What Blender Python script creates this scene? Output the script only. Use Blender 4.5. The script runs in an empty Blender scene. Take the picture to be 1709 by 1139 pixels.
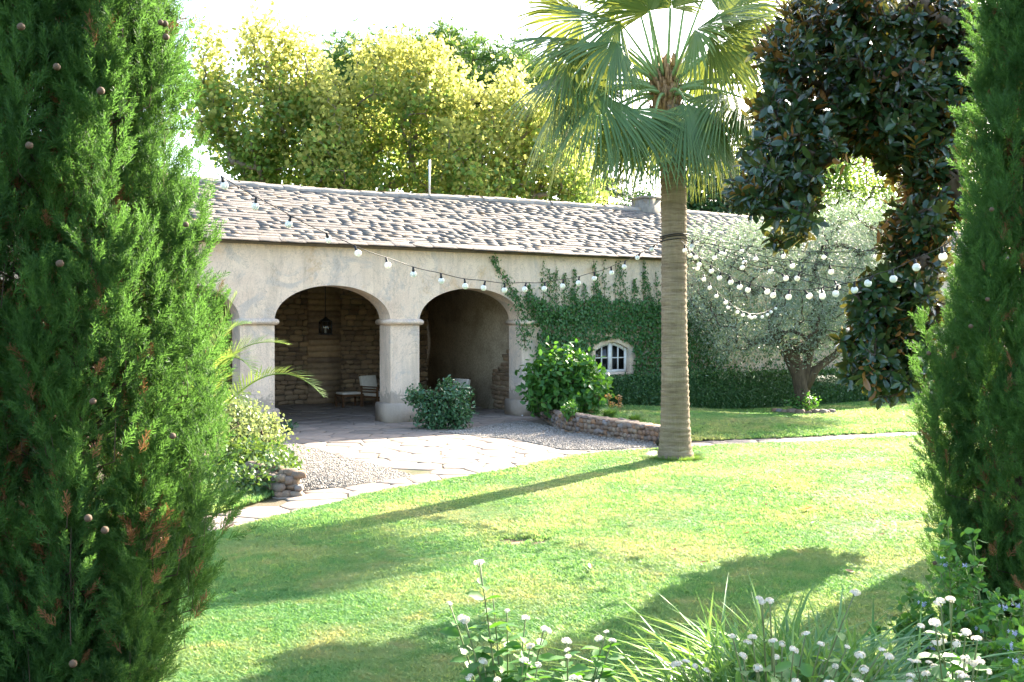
import bpy, math, random
import numpy as np
from mathutils import Matrix, Vector

# ------------------------------------------------------------------ camera, sky, sun, exposure
SC = bpy.context.scene
COL = SC.collection
F = 1709.0                       # focal length in photograph pixels (36 mm on a 36 mm sensor)
CAM_H = 2.3
PITCH = math.atan(24.5 / F)
cam_d = bpy.data.cameras.new('camera'); cam_d.lens = 36; cam_d.sensor_width = 36
cam_d.clip_start = 0.05; cam_d.clip_end = 3000
cam = bpy.data.objects.new('camera', cam_d); COL.objects.link(cam)
cam.location = (0, 0, CAM_H); cam.rotation_euler = (math.pi / 2 - PITCH, 0, 0)
SC.camera = cam

SUN_EL = math.radians(29.5); SUN_AZ = math.radians(37.5)      # azimuth clockwise from +Y
SUN = Vector((math.cos(SUN_EL) * math.sin(SUN_AZ), math.cos(SUN_EL) * math.cos(SUN_AZ), math.sin(SUN_EL)))
W = bpy.data.worlds.new('World'); SC.world = W; W.use_nodes = True
wn = W.node_tree; wn.nodes.clear()
sky = wn.nodes.new('ShaderNodeTexSky'); sky.sky_type = 'NISHITA'; sky.sun_disc = False
sky.sun_elevation = SUN_EL; sky.sun_rotation = SUN_AZ
sky.air_density = 1.0; sky.dust_density = 2.4; sky.ozone_density = 1.0
bg = wn.nodes.new('ShaderNodeBackground'); bg.inputs['Strength'].default_value = 0.125
wo = wn.nodes.new('ShaderNodeOutputWorld')
wn.links.new(sky.outputs[0], bg.inputs[0]); wn.links.new(bg.outputs[0], wo.inputs[0])
sl = bpy.data.lights.new('sun', 'SUN'); sl.energy = 5.0; sl.angle = math.radians(0.55); sl.color = (1.0, 0.90, 0.74)
sun = bpy.data.objects.new('sun', sl); COL.objects.link(sun); sun.location = (30, 40, 40)
sun.rotation_euler = SUN.to_track_quat('Z', 'Y').to_euler()
SC.view_settings.view_transform = 'Standard'; SC.view_settings.look = 'None'
SC.view_settings.gamma = 1.0; SC.view_settings.use_curve_mapping = False
SC.view_settings.exposure = 2.8
SC.cycles.max_bounces = 7; SC.cycles.diffuse_bounces = 4; SC.cycles.glossy_bounces = 2
SC.cycles.transmission_bounces = 4; SC.cycles.transparent_max_bounces = 6
SC.cycles.caustics_reflective = False; SC.cycles.caustics_refractive = False

# ------------------------------------------------------------------ pixel -> place
def ray(px, py):
    dx = (px - 854.5) / F; dy = (569.5 - py) / F
    c, s = math.cos(PITCH), math.sin(PITCH)
    return np.array((dx, c + dy * s, -s + dy * c))
def G(px, py, z=0.0):                       # where the ray meets a level plane
    r = ray(px, py); k = (z - CAM_H) / r[2]
    return np.array((r[0] * k, r[1] * k, z))
def AT(px, py, Y):                          # at a known depth
    r = ray(px, py); k = Y / r[1]
    return np.array((r[0] * k, Y, CAM_H + r[2] * k))
def PROJ(P):
    P = np.atleast_2d(P); c, s = math.cos(PITCH), math.sin(PITCH)
    x = P[:, 0]; y = P[:, 1]; z = P[:, 2] - CAM_H
    d = y * c - z * s; u = y * s + z * c
    d = np.where(d < 0.05, 0.05, d)
    return 854.5 + F * x / d, 569.5 - F * u / d, d
HANG = math.radians(30.3)
HD = np.array((math.cos(HANG), math.sin(HANG), 0)); HN = np.array((-math.sin(HANG), math.cos(HANG), 0))
H0 = G(652, 707)
def HB(t, p, z=0.0): return H0 + HD * t + HN * p + np.array((0, 0, z))   # house frame -> world
def WALL(px, py, p=0.0):                    # pixel -> (t, z) on the house front
    r = ray(px, py); o = np.array((0, 0, CAM_H))
    k = np.dot(H0 + HN * p - o, HN) / np.dot(r, HN)
    P = o + r * k
    return float(np.dot(P - H0, HD)), float(P[2])

# ------------------------------------------------------------------ mesh helpers
def nrm(v):
    v = np.asarray(v, float); return v / (np.linalg.norm(v, axis=-1, keepdims=True) + 1e-12)
def mesh_np(name, V, tris=None, quads=None, smooth=False):
    m = bpy.data.meshes.new(name)
    V = np.ascontiguousarray(V, dtype=np.float32)
    parts = []; tot = []
    if tris is not None and len(tris): parts.append(np.asarray(tris, np.int32).ravel()); tot.append(np.full(len(tris), 3, np.int32))
    if quads is not None and len(quads): parts.append(np.asarray(quads, np.int32).ravel()); tot.append(np.full(len(quads), 4, np.int32))
    loops = np.concatenate(parts); tot = np.concatenate(tot)
    m.vertices.add(len(V)); m.vertices.foreach_set('co', V.ravel())
    m.loops.add(len(loops)); m.loops.foreach_set('vertex_index', loops)
    m.polygons.add(len(tot))
    st = np.zeros(len(tot), np.int32); st[1:] = np.cumsum(tot)[:-1]
    m.polygons.foreach_set('loop_start', st)
    m.update(calc_edges=True)
    if smooth: m.shade_smooth()
    return m
class MB:
    def __init__(s): s.V = []; s.T = []; s.Q = []; s.n = 0
    def add(s, V, T=None, Q=None):
        V = np.asarray(V, float)
        s.V.append(V)
        if T is not None and len(T): s.T.append(np.asarray(T, np.int64) + s.n)
        if Q is not None and len(Q): s.Q.append(np.asarray(Q, np.int64) + s.n)
        s.n += len(V)
    def box(s, lo, hi):
        x0, y0, z0 = lo; x1, y1, z1 = hi
        V = [(x0,y0,z0),(x1,y0,z0),(x1,y1,z0),(x0,y1,z0),(x0,y0,z1),(x1,y0,z1),(x1,y1,z1),(x0,y1,z1)]
        s.add(V, Q=[(0,3,2,1),(4,5,6,7),(0,1,5,4),(1,2,6,5),(2,3,7,6),(3,0,4,7)])
    def bar(s, a, b, w, h=None):
        a = np.asarray(a, float); b = np.asarray(b, float); h = h or w
        d = nrm(b - a); up = np.array((0,0,1.)) if abs(d[2]) < .9 else np.array((0,1.,0))
        x = nrm(np.cross(d, up)); y = np.cross(x, d)
        V = [c + x * sx * w / 2 + y * sy * h / 2 for c in (a, b) for sx, sy in ((-1,-1),(1,-1),(1,1),(-1,1))]
        s.add(V, Q=[(0,1,2,3),(7,6,5,4),(0,4,5,1),(1,5,6,2),(2,6,7,3),(3,7,4,0)])
    def tube(s, pts, rad, n=6, cap=True):
        pts = np.asarray(pts, float); k = len(pts); rad = np.broadcast_to(np.asarray(rad, float), (k,))
        tang = nrm(np.gradient(pts, axis=0)) if k > 1 else pts
        up = np.array((0, 0, 1.)) if abs(tang[0][2]) < .9 else np.array((1., 0, 0))
        x = nrm(np.cross(tang[0], up)); R = []
        an = np.arange(n) / n * 2 * math.pi
        for i in range(k):
            x = nrm(x - tang[i] * np.dot(x, tang[i])); y = np.cross(tang[i], x)
            R.append(pts[i] + rad[i] * (np.outer(np.cos(an), x) + np.outer(np.sin(an), y)))
        V = np.concatenate(R); Q = []
        for i in range(k - 1):
            for j in range(n):
                a = i * n + j; b = i * n + (j + 1) % n
                Q.append((a, b, b + n, a + n))
        T = []
        if cap:
            V = np.vstack([V, pts[0], pts[-1]]); c0 = k * n; c1 = c0 + 1
            for j in range(n):
                T.append((c0, (j + 1) % n, j)); T.append((c1, (k - 1) * n + j, (k - 1) * n + (j + 1) % n))
        s.add(V, T, Q)
    def lathe(s, prof, n=12, c=(0, 0, 0)):
        prof = np.asarray(prof, float); k = len(prof); an = np.arange(n) / n * 2 * math.pi
        V = np.concatenate([np.stack([r * np.cos(an), r * np.sin(an), np.full(n, z)], 1) for r, z in prof]) + np.asarray(c)
        Q = [(i*n+j, i*n+(j+1)%n, (i+1)*n+(j+1)%n, (i+1)*n+j) for i in range(k-1) for j in range(n)]
        s.add(V, Q=Q)
    def scatter(s, tmpl, pos, R, scale):
        tV, tT, tQ = tmpl; N = len(pos)
        if N == 0: return
        scale = np.asarray(scale, float)
        if scale.ndim == 1: scale = scale[:, None]
        X = tV[None] * scale[:, None, :]
        X = np.einsum('nij,nvj->nvi', R, X) + pos[:, None, :]
        off = (np.arange(N) * len(tV))[:, None, None]
        s.add(X.reshape(-1, 3), (tT[None] + off).reshape(-1, 3) if len(tT) else None, (tQ[None] + off).reshape(-1, 4) if len(tQ) else None)
    def mesh(s, name, smooth=False):
        return mesh_np(name, np.concatenate(s.V), np.concatenate(s.T) if s.T else None, np.concatenate(s.Q) if s.Q else None, smooth)
    def build(s, name, mat, parent=None, smooth=False, kind=None, label=None):
        return obj(name, s.mesh(name, smooth), mat, parent, kind, label)
def obj(name, mesh, mat, parent=None, kind=None, label=None):
    if mat is not None and not mesh.materials: mesh.materials.append(mat)
    o = bpy.data.objects.new(name, mesh); COL.objects.link(o)
    if parent is not None: o.parent = parent
    if kind: o['kind'] = kind
    if label: o['label'] = label
    return o
def tag(o, label, cat, group=None):
    o['label'] = label; o['category'] = cat
    if group: o['group'] = group
    return o
def thing(name, label, cat, loc=(0, 0, 0), rz=0.0, group=None):
    o = bpy.data.objects.new(name, None); COL.objects.link(o); o.empty_display_size = .2
    o.location = loc; o.rotation_euler = (0, 0, rz)
    return tag(o, label, cat, group)
def tmpl(V, T=(), Q=()):
    return np.asarray(V, float), np.asarray(T, np.int64).reshape(-1, 3), np.asarray(Q, np.int64).reshape(-1, 4)
def basis(z, roll, xhint=None):             # rotation matrices whose local +Z is z, rolled
    z = nrm(z); N = len(z)
    a = np.where(np.abs(z[:, 2:3]) < .95, np.array([[0, 0, 1.]]), np.array([[1., 0, 0]]))
    x = nrm(np.cross(a, z)); y = np.cross(z, x)
    c = np.cos(roll)[:, None]; s = np.sin(roll)[:, None]
    return np.stack([x * c + y * s, -x * s + y * c, z], 2)
def frame_y(y, nz):                         # local +Y along y, local +Z close to nz
    y = nrm(y); x = nrm(np.cross(y, nz)); z = np.cross(x, y)
    return np.stack([x, y, z], 2)
def pieces(parent, name, tm, mat, pos, R, sc, rank, top=300, rest='stuff_pieces', smooth=False, meshname=None):
    """the `top` highest ranked as objects sharing mesh data (tm: list of templates), the rest as one part of kind stuff"""
    N = len(pos); sc = np.asarray(sc, float)
    if sc.ndim == 1: sc = np.repeat(sc[:, None], 3, 1)
    var = np.arange(N) % len(tm)
    order = np.argsort(-rank); keep = order[:top]; others = order[top:]
    ms = []
    for t in tm:
        m = mesh_np(meshname or name, t[0], t[1], t[2], smooth); m.materials.append(mat); ms.append(m)
    for i in keep:
        o = bpy.data.objects.new(name, ms[var[i]]); COL.objects.link(o); o.parent = parent
        M = np.eye(4); M[:3, :3] = R[i] * sc[i][None, :]; M[:3, 3] = pos[i]
        o.matrix_basis = Matrix(M.tolist())
    if len(others):
        mb = MB()
        for v in range(len(tm)):
            ii = others[var[others] == v]
            mb.scatter(tm[v], pos[ii], R[ii], sc[ii])
        mb.build(rest, mat, parent, smooth, kind='stuff')
def view_rank(P, size):
    x, y, d = PROJ(P)
    inside = (x > -20) & (x < 1729) & (y > -20) & (y < 1159)
    return np.asarray(size) / d + np.where(inside, 10.0, 0.0)
def inpoly(P, poly):
    P = np.asarray(P); x = P[:, 0]; y = P[:, 1]; poly = np.asarray(poly); c = np.zeros(len(P), bool); j = len(poly) - 1
    for i in range(len(poly)):
        xi, yi = poly[i][:2]; xj, yj = poly[j][:2]
        hit = ((yi > y) != (yj > y)) & (x < (xj - xi) * (y - yi) / (yj - yi + 1e-12) + xi)
        c ^= hit; j = i
    return c
def vnoise(x, y, seed=0):                   # cheap smooth 2-d noise, about -1..1
    r = np.random.RandomState(seed); o = 0
    for k in range(5):
        a = r.uniform(0, 6.28); f = r.uniform(.6, 1.6); ph = r.uniform(0, 6.28)
        o = o + np.sin((x * math.cos(a) + y * math.sin(a)) * f + ph)
    return o / 3.0

def sown(name, tms, mat, pos, R, sc, parent=None, seed=0):
    """many tiny alike pieces (blades, twigs): one object of kind stuff, its points carry shared tufts"""
    n = len(pos); me = mesh_np(name, pos, np.zeros((0, 3)), None) if False else bpy.data.meshes.new(name)
    me.vertices.add(n); me.vertices.foreach_set('co', np.ascontiguousarray(pos, np.float32).ravel())
    eul = np.stack([np.arctan2(R[:, 2, 1], R[:, 2, 2]), np.arcsin(np.clip(-R[:, 2, 0], -1, 1)), np.arctan2(R[:, 1, 0], R[:, 0, 0])], 1)
    sc = np.asarray(sc, float); sc = np.repeat(sc[:, None], 3, 1) if sc.ndim == 1 else sc
    for an, v in (('turn', eul), ('size', sc)):
        a = me.attributes.new(an, 'FLOAT_VECTOR', 'POINT'); a.data.foreach_set('vector', np.ascontiguousarray(v, np.float32).ravel())
    a = me.attributes.new('pick', 'INT', 'POINT'); a.data.foreach_set('value', np.random.RandomState(seed).randint(0, len(tms), n).astype(np.int32))
    ng = bpy.data.node_groups.new(name + '_sowing', 'GeometryNodeTree')
    ng.interface.new_socket('Geometry', in_out='INPUT', socket_type='NodeSocketGeometry'); ng.interface.new_socket('Geometry', in_out='OUTPUT', socket_type='NodeSocketGeometry')
    gi = ng.nodes.new('NodeGroupInput'); go = ng.nodes.new('NodeGroupOutput'); ip = ng.nodes.new('GeometryNodeInstanceOnPoints'); jn = ng.nodes.new('GeometryNodeJoinGeometry')
    for k, t in enumerate(tms):
        m = mesh_np(name + '_tuft', t[0], t[1], t[2]); m.materials.append(mat); to = bpy.data.objects.new(name + '_tuft', m)
        oi = ng.nodes.new('GeometryNodeObjectInfo'); oi.inputs['Object'].default_value = to; oi.inputs['As Instance'].default_value = True
        ng.links.new(oi.outputs['Geometry'], jn.inputs[0])
    def attr(nm, dt):
        a = ng.nodes.new('GeometryNodeInputNamedAttribute'); a.data_type = dt; a.inputs['Name'].default_value = nm; return a.outputs[0]
    er = ng.nodes.new('FunctionNodeEulerToRotation'); ng.links.new(attr('turn', 'FLOAT_VECTOR'), er.inputs[0])
    ng.links.new(gi.outputs[0], ip.inputs['Points']); ng.links.new(jn.outputs[0], ip.inputs['Instance']); ip.inputs['Pick Instance'].default_value = True
    ng.links.new(attr('pick', 'INT'), ip.inputs['Instance Index']); ng.links.new(er.outputs[0], ip.inputs['Rotation']); ng.links.new(attr('size', 'FLOAT_VECTOR'), ip.inputs['Scale'])
    ng.links.new(ip.outputs[0], go.inputs[0])
    me.materials.append(mat)
    o = bpy.data.objects.new(name, me); COL.objects.link(o); o.parent = parent; o['kind'] = 'stuff'
    md = o.modifiers.new('sowing', 'NODES'); md.node_group = ng
    return o

# ------------------------------------------------------------------ materials
def newmat(name):
    m = bpy.data.materials.new(name); m.use_nodes = True; nt = m.node_tree; nt.nodes.clear()
    out = nt.nodes.new('ShaderNodeOutputMaterial'); return m, nt, out
def N(nt, t, **k):
    n = nt.nodes.new(t)
    for a, v in k.items():
        if a.startswith('_'): setattr(n, a[1:], v)
        else: n.inputs[a].default_value = v
    return n
def L(nt, a, b): nt.links.new(a, b)
def ramp(nt, fac, stops, interp='LINEAR'):
    r = nt.nodes.new('ShaderNodeValToRGB'); r.color_ramp.interpolation = interp
    e = r.color_ramp.elements
    while len(e) < len(stops): e.new(.5)
    for q, (p, c) in zip(e, stops): q.position = p; q.color = (*c, 1) if len(c) == 3 else c
    L(nt, fac, r.inputs[0]); return r.outputs[0]
def mixc(nt, fac, a, b, blend='MIX'):
    m = nt.nodes.new('ShaderNodeMix'); m.data_type = 'RGBA'; m.blend_type = blend
    for s, v in ((m.inputs[0], fac), (m.inputs[6], a), (m.inputs[7], b)):
        if isinstance(v, bpy.types.NodeSocket): L(nt, v, s)
        else: s.default_value = v if not isinstance(v, tuple) else ((*v, 1) if len(v) == 3 else v)
    return m.outputs[2]
def rnd(nt):                                # one number per leaf / piece, whether an object or an island of a mesh
    g = nt.nodes.new('ShaderNodeNewGeometry'); oi = nt.nodes.new('ShaderNodeObjectInfo')
    a = N(nt, 'ShaderNodeMath', _operation='ADD'); L(nt, g.outputs['Random Per Island'], a.inputs[0]); L(nt, oi.outputs['Random'], a.inputs[1])
    f = N(nt, 'ShaderNodeMath', _operation='FRACT'); L(nt, a.outputs[0], f.inputs[0])
    return f.outputs[0], g
def coords(nt): return nt.nodes.new('ShaderNodeTexCoord').outputs['Object']
def noise(nt, vec, scale, detail=4, rough=.55, dist=0.0):
    n = N(nt, 'ShaderNodeTexNoise', Scale=scale, Detail=detail, Roughness=rough, Distortion=dist)
    if vec is not None: L(nt, vec, n.inputs['Vector'])
    return n.outputs[0]
def vscale(nt, vec, s):
    m = nt.nodes.new('ShaderNodeMapping'); m.inputs['Scale'].default_value = s; L(nt, vec, m.inputs[0]); return m.outputs[0]
def bump(nt, h, strength, dist, bsdf):
    b = N(nt, 'ShaderNodeBump', Strength=strength, Distance=dist); L(nt, h, b.inputs['Height']); L(nt, b.outputs[0], bsdf.inputs['Normal'])
def leafmat(name, cols, transl=.35, tcol=None, rough=.5, spec=.35, back=None, patch=None):
    m, nt, out = newmat(name)
    r, g = rnd(nt)
    k = len(cols); c = ramp(nt, r, [(i / max(1, k - 1), cols[i]) for i in range(k)])
    if patch: c = mixc(nt, 1.0, c, ramp(nt, noise(nt, g.outputs['Position'], patch[0], 3, .6), [(.32, patch[1]), (.68, patch[2])]), 'MULTIPLY')
    tc = tcol
    if back is not None:
        c2 = mixc(nt, g.outputs['Backfacing'], c, back)
    else: c2 = c
    p = N(nt, 'ShaderNodeBsdfPrincipled', Roughness=rough); p.inputs['Specular IOR Level'].default_value = spec
    L(nt, c2, p.inputs['Base Color'])
    t = nt.nodes.new('ShaderNodeBsdfTranslucent')
    if tc is None: tt = mixc(nt, 1.0, c, (1.7, 1.5, .55), 'MULTIPLY')
    else: tt = mixc(nt, .75, c, tc)
    L(nt, tt, t.inputs[0])
    mx = nt.nodes.new('ShaderNodeMixShader'); mx.inputs[0].default_value = transl
    L(nt, p.outputs[0], mx.inputs[1]); L(nt, t.outputs[0], mx.inputs[2]); L(nt, mx.outputs[0], out.inputs[0])
    return m
def plain(name, col, rough=.6, metal=0.0, var=.25, nscale=12, bmp=.2, bdist=.005, perpiece=0.0, spec=.3):
    m, nt, out = newmat(name); v = coords(nt)
    p = N(nt, 'ShaderNodeBsdfPrincipled', Roughness=rough, Metallic=metal); p.inputs['Specular IOR Level'].default_value = spec
    n = noise(nt, v, nscale, 6)
    a = tuple(x * (1 - var) for x in col); b = tuple(min(1, x * (1 + var)) for x in col)
    c = ramp(nt, n, [(.3, a), (.7, b)])
    if perpiece:
        r, _ = rnd(nt)
        c = mixc(nt, 1.0, c, ramp(nt, r, [(0, (1 - perpiece,) * 3), (1, (1 + perpiece,) * 3)]), 'MULTIPLY')
    L(nt, c, p.inputs['Base Color'])
    if bmp: bump(nt, n, bmp, bdist, p)
    L(nt, p.outputs[0], out.inputs[0]); return m
def stonemat(name, cols, rough=.85, nscale=9, lichen=None, bmp=.5, amount=.35):
    m, nt, out = newmat(name); v = coords(nt); r, _ = rnd(nt)
    k = len(cols); c = ramp(nt, r, [(i / max(1, k - 1), cols[i]) for i in range(k)])
    n = noise(nt, v, nscale, 8, .65)
    c = mixc(nt, 1.0, c, ramp(nt, n, [(.25, (1 - amount,) * 3), (.75, (1 + amount,) * 3)]), 'MULTIPLY')
    if lichen:
        n2 = noise(nt, v, 3.1, 5, .7)
        c = mixc(nt, ramp(nt, n2, [(.56, (0, 0, 0)), (.68, (.8, .8, .8))]), c, lichen)
    p = N(nt, 'ShaderNodeBsdfPrincipled', Roughness=rough); p.inputs['Specular IOR Level'].default_value = .25
    L(nt, c, p.inputs['Base Color']); bump(nt, n, bmp, .02, p); L(nt, p.outputs[0], out.inputs[0]); return m
def plaster_mat():
    m, nt, out = newmat('old plaster'); v = coords(nt)
    big = noise(nt, v, .55, 5, .6, .4); mid = noise(nt, v, 2.3, 7, .65, .3); fine = noise(nt, v, 28, 8, .75)
    strk = noise(nt, vscale(nt, v, (2.2, 2.2, .3)), 1.2, 7, .7, .2)
    c = ramp(nt, big, [(.32, (.66, .50, .38)), (.5, (.75, .595, .455)), (.66, (.69, .565, .455))])
    c = mixc(nt, ramp(nt, mid, [(.50, (0,)*3), (.62, (.8,)*3)]), c, (.80, .645, .49))
    c = mixc(nt, ramp(nt, strk, [(.49, (0,)*3), (.69, (.7,)*3)]), c, (.48, .38, .285))
    n4 = noise(nt, v, 1.15, 6, .7, .6)
    c = mixc(nt, ramp(nt, n4, [(.53, (0,)*3), (.62, (.8,)*3)]), c, (.50, .44, .385))
    n5 = noise(nt, v, .8, 6, .7, 1.0)
    c = mixc(nt, ramp(nt, n5, [(.58, (0,)*3), (.68, (.6,)*3)]), c, (.58, .38, .20))
    c = mixc(nt, 1.0, c, ramp(nt, fine, [(.3, (.82,)*3), (.7, (1.12,)*3)]), 'MULTIPLY')
    n6 = noise(nt, v, 5.5, 6, .7, .8)
    c = mixc(nt, ramp(nt, n6, [(.62, (0,)*3), (.68, (.7,)*3)]), c, (.42, .35, .285))
    n7 = noise(nt, vscale(nt, v, (1, 1, .5)), 1.9, 7, .72, 1.4)
    c = mixc(nt, ramp(nt, n7, [(.485, (0,)*3), (.497, (.45,)*3), (.509, (0,)*3)]), c, (.16, .13, .11))
    sz = nt.nodes.new('ShaderNodeSeparateXYZ'); L(nt, v, sz.inputs[0])
    ad = N(nt, 'ShaderNodeMath', _operation='MULTIPLY_ADD'); L(nt, n6, ad.inputs[0]); ad.inputs[1].default_value = -1.3; L(nt, sz.outputs[2], ad.inputs[2])
    c = mixc(nt, ramp(nt, ad.outputs[0], [(0.0, (.75,)*3), (.12, (0,)*3)]), c, (.30, .25, .20))
    p = N(nt, 'ShaderNodeBsdfPrincipled', Roughness=.92); p.inputs['Specular IOR Level'].default_value = .15
    L(nt, c, p.inputs['Base Color'])
    s = N(nt, 'ShaderNodeMath', _operation='ADD'); L(nt, fine, s.inputs[0]); L(nt, mid, s.inputs[1])
    bump(nt, s.outputs[0], .55, .03, p); L(nt, p.outputs[0], out.inputs[0]); return m
def ground_mat(name, cols, scale, bmp=.5, bd=.02, fine=60):
    m, nt, out = newmat(name); v = coords(nt)
    a = noise(nt, v, scale, 6, .6); b = noise(nt, v, fine, 6, .7)
    k = len(cols); c = ramp(nt, a, [(.3 + .4 * i / max(1, k - 1), cols[i]) for i in range(k)])
    c = mixc(nt, 1.0, c, ramp(nt, b, [(.3, (.6,)*3), (.7, (1.3,)*3)]), 'MULTIPLY')
    p = N(nt, 'ShaderNodeBsdfPrincipled', Roughness=.95); p.inputs['Specular IOR Level'].default_value = .1
    L(nt, c, p.inputs['Base Color']); bump(nt, b, bmp, bd, p); L(nt, p.outputs[0], out.inputs[0]); return m
def grass_mat(name, cols, dry, scale):
    m, nt, out = newmat(name); r, g = rnd(nt); v = g.outputs['Position']
    k = len(cols); c = ramp(nt, r, [(i / max(1, k - 1), cols[i]) for i in range(k)])
    n = noise(nt, v, scale, 6, .68)
    c = mixc(nt, ramp(nt, n, [(.45, (0,)*3), (.70, (.7,)*3)]), c, dry)
    n2 = noise(nt, v, 2.7, 5, .65); c = mixc(nt, ramp(nt, n2, [(.53, (0,)*3), (.74, (.5,)*3)]), c, tuple(x * 1.05 for x in dry[:1]) + (dry[1] * .9, dry[2] * .95))
    p = N(nt, 'ShaderNodeBsdfPrincipled', Roughness=.6); p.inputs['Specular IOR Level'].default_value = .25
    L(nt, c, p.inputs['Base Color'])
    t = nt.nodes.new('ShaderNodeBsdfTranslucent'); L(nt, mixc(nt, 1.0, c, (2.0, 1.5, 1.1), 'MULTIPLY'), t.inputs[0])
    mx = nt.nodes.new('ShaderNodeMixShader'); mx.inputs[0].default_value = .5
    L(nt, p.outputs[0], mx.inputs[1]); L(nt, t.outputs[0], mx.inputs[2]); L(nt, mx.outputs[0], out.inputs[0]); return m
def bark_mat(name, c1, c2, zs=1.0, scale=14, bmp=.8):
    m, nt, out = newmat(name); v = coords(nt)
    n = noise(nt, vscale(nt, v, (1, 1, zs)), scale, 7, .65)
    p = N(nt, 'ShaderNodeBsdfPrincipled', Roughness=.9); p.inputs['Specular IOR Level'].default_value = .15
    L(nt, ramp(nt, n, [(.3, c1), (.7, c2)]), p.inputs['Base Color']); bump(nt, n, bmp, .02, p)
    L(nt, p.outputs[0], out.inputs[0]); return m
def glass_mat():
    m, nt, out = newmat('window glass')
    p = N(nt, 'ShaderNodeBsdfPrincipled', Roughness=.08); p.inputs['Base Color'].default_value = (.012, .014, .014, 1)
    p.inputs['Specular IOR Level'].default_value = .5
    L(nt, p.outputs[0], out.inputs[0]); return m
def bulb_mat():
    m, nt, out = newmat('opal bulb')
    p = N(nt, 'ShaderNodeBsdfPrincipled', Roughness=.3); p.inputs['Base Color'].default_value = (.88, .87, .83, 1)
    t = nt.nodes.new('ShaderNodeBsdfTranslucent'); t.inputs[0].default_value = (.92, .9, .84, 1)
    mx = nt.nodes.new('ShaderNodeMixShader'); mx.inputs[0].default_value = .3
    L(nt, p.outputs[0], mx.inputs[1]); L(nt, t.outputs[0], mx.inputs[2]); L(nt, mx.outputs[0], out.inputs[0]); return m

M = {}
M['plaster'] = plaster_mat()
M['slate'] = stonemat('roof slate', [(.105,.094,.084),(.145,.128,.112),(.185,.162,.137),(.12,.109,.102),(.21,.18,.148)], nscale=6, lichen=(.26,.155,.07))
M['ridge'] = stonemat('ridge mortar', [(.24,.215,.185),(.29,.26,.225)], nscale=7, lichen=(.40,.26,.12))
M['chimney'] = stonemat('chimney render', [(.22,.19,.155),(.24,.205,.165)], nscale=7, lichen=(.20,.105,.035))
M['rubble'] = stonemat('arcade rubble', [(.18,.12,.075),(.29,.20,.125),(.23,.165,.105),(.37,.25,.145),(.15,.105,.075)], nscale=8)
M['mortar'] = ground_mat('dark mortar', [(.13,.10,.075),(.20,.16,.12)], 2.0)
M['innerplaster'] = ground_mat('inner plaster', [(.30,.24,.17),(.46,.38,.27),(.52,.43,.31)], 1.1, .4, .02, 22)
M['flag'] = stonemat('flagstone', [(.20,.165,.135),(.26,.212,.172),(.225,.187,.158),(.285,.232,.184)], nscale=7, amount=.22, bmp=.4)
M['bed'] = ground_mat('paving bed', [(.12,.10,.07),(.17,.14,.10),(.10,.11,.05)], 1.5)
M['gravelbase'] = ground_mat('gravel base', [(.20,.175,.145),(.28,.245,.205)], 3.0, .6, .02, 45)
M['gravel'] = stonemat('gravel', [(.22,.20,.175),(.34,.31,.27),(.27,.235,.20),(.40,.37,.33)], nscale=30, amount=.1)
M['cobble'] = stonemat('fieldstone', [(.17,.115,.08),(.23,.18,.135),(.13,.11,.10),(.26,.155,.09),(.21,.20,.195),(.16,.11,.08),(.28,.23,.17)], nscale=14)
M['soil'] = ground_mat('soil', [(.10,.075,.05),(.16,.12,.08)], 3.0)
M['lawnsoil'] = ground_mat('lawn soil', [(.045,.07,.022),(.065,.085,.03),(.12,.10,.05)], .6, .6, .03, 80)
M['land'] = ground_mat('land', [(.06,.08,.03),(.10,.10,.05)], .3)
M['grass'] = grass_mat('grass', [(.075,.225,.06),(.105,.27,.08),(.145,.305,.10),(.09,.245,.07)], (.37,.39,.20), .55)
M['longgrass'] = leafmat('tuft grass', [(.09,.19,.05),(.13,.25,.07),(.17,.27,.09)], .4)
M['cypress'] = leafmat('cypress foliage', [(.022,.075,.018),(.036,.105,.022),(.058,.14,.03),(.03,.085,.03)], .40, tcol=(.17,.36,.06), rough=.6, spec=.3, patch=(3.2, (.5,.6,.7), (1.6,1.35,1.0)))
M['deadfol'] = leafmat('dead foliage', [(.20,.085,.03),(.28,.13,.05),(.16,.08,.04)], .2, tcol=(.4,.2,.07))
M['conebrown'] = plain('cypress cone', (.10,.066,.04), .8, var=.5, nscale=60)
M['bark'] = bark_mat('bark', (.045,.032,.022), (.115,.085,.06), .25)
M['palebark'] = bark_mat('pale bark', (.16,.125,.09), (.30,.25,.18), .3)
M['yellowgreen'] = leafmat('yellow green leaf', [(.29,.29,.06),(.23,.28,.055),(.34,.31,.08),(.19,.26,.05)], .6, tcol=(.62,.62,.17))
M['midgreen'] = leafmat('green tree leaf', [(.07,.16,.03),(.10,.20,.04),(.14,.24,.05),(.055,.13,.035)], .52, tcol=(.38,.52,.09))
M['pine'] = leafmat('pine needles', [(.06,.14,.04),(.09,.19,.05),(.12,.22,.06)], .3)
M['darkfir'] = leafmat('dark conifer', [(.02,.055,.035),(.03,.075,.05),(.04,.09,.06)], .15)
M['olive'] = leafmat('olive leaf', [(.09,.145,.08),(.14,.20,.12),(.21,.27,.18),(.11,.17,.09)], .3, tcol=(.27,.36,.17), back=(.29,.34,.28))
M['magnolia'] = leafmat('magnolia leaf', [(.012,.04,.015),(.02,.056,.018),(.016,.046,.02),(.032,.08,.022)], .14, tcol=(.26,.22,.03), rough=.22, spec=.55, back=(.22,.10,.025))
M['ivy'] = leafmat('ivy leaf', [(.032,.105,.03),(.052,.15,.038),(.078,.19,.05),(.04,.12,.045)], .28, rough=.4)
M['hydrangea'] = leafmat('hydrangea leaf', [(.04,.13,.03),(.06,.17,.035),(.09,.22,.04)], .35, rough=.42)
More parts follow.
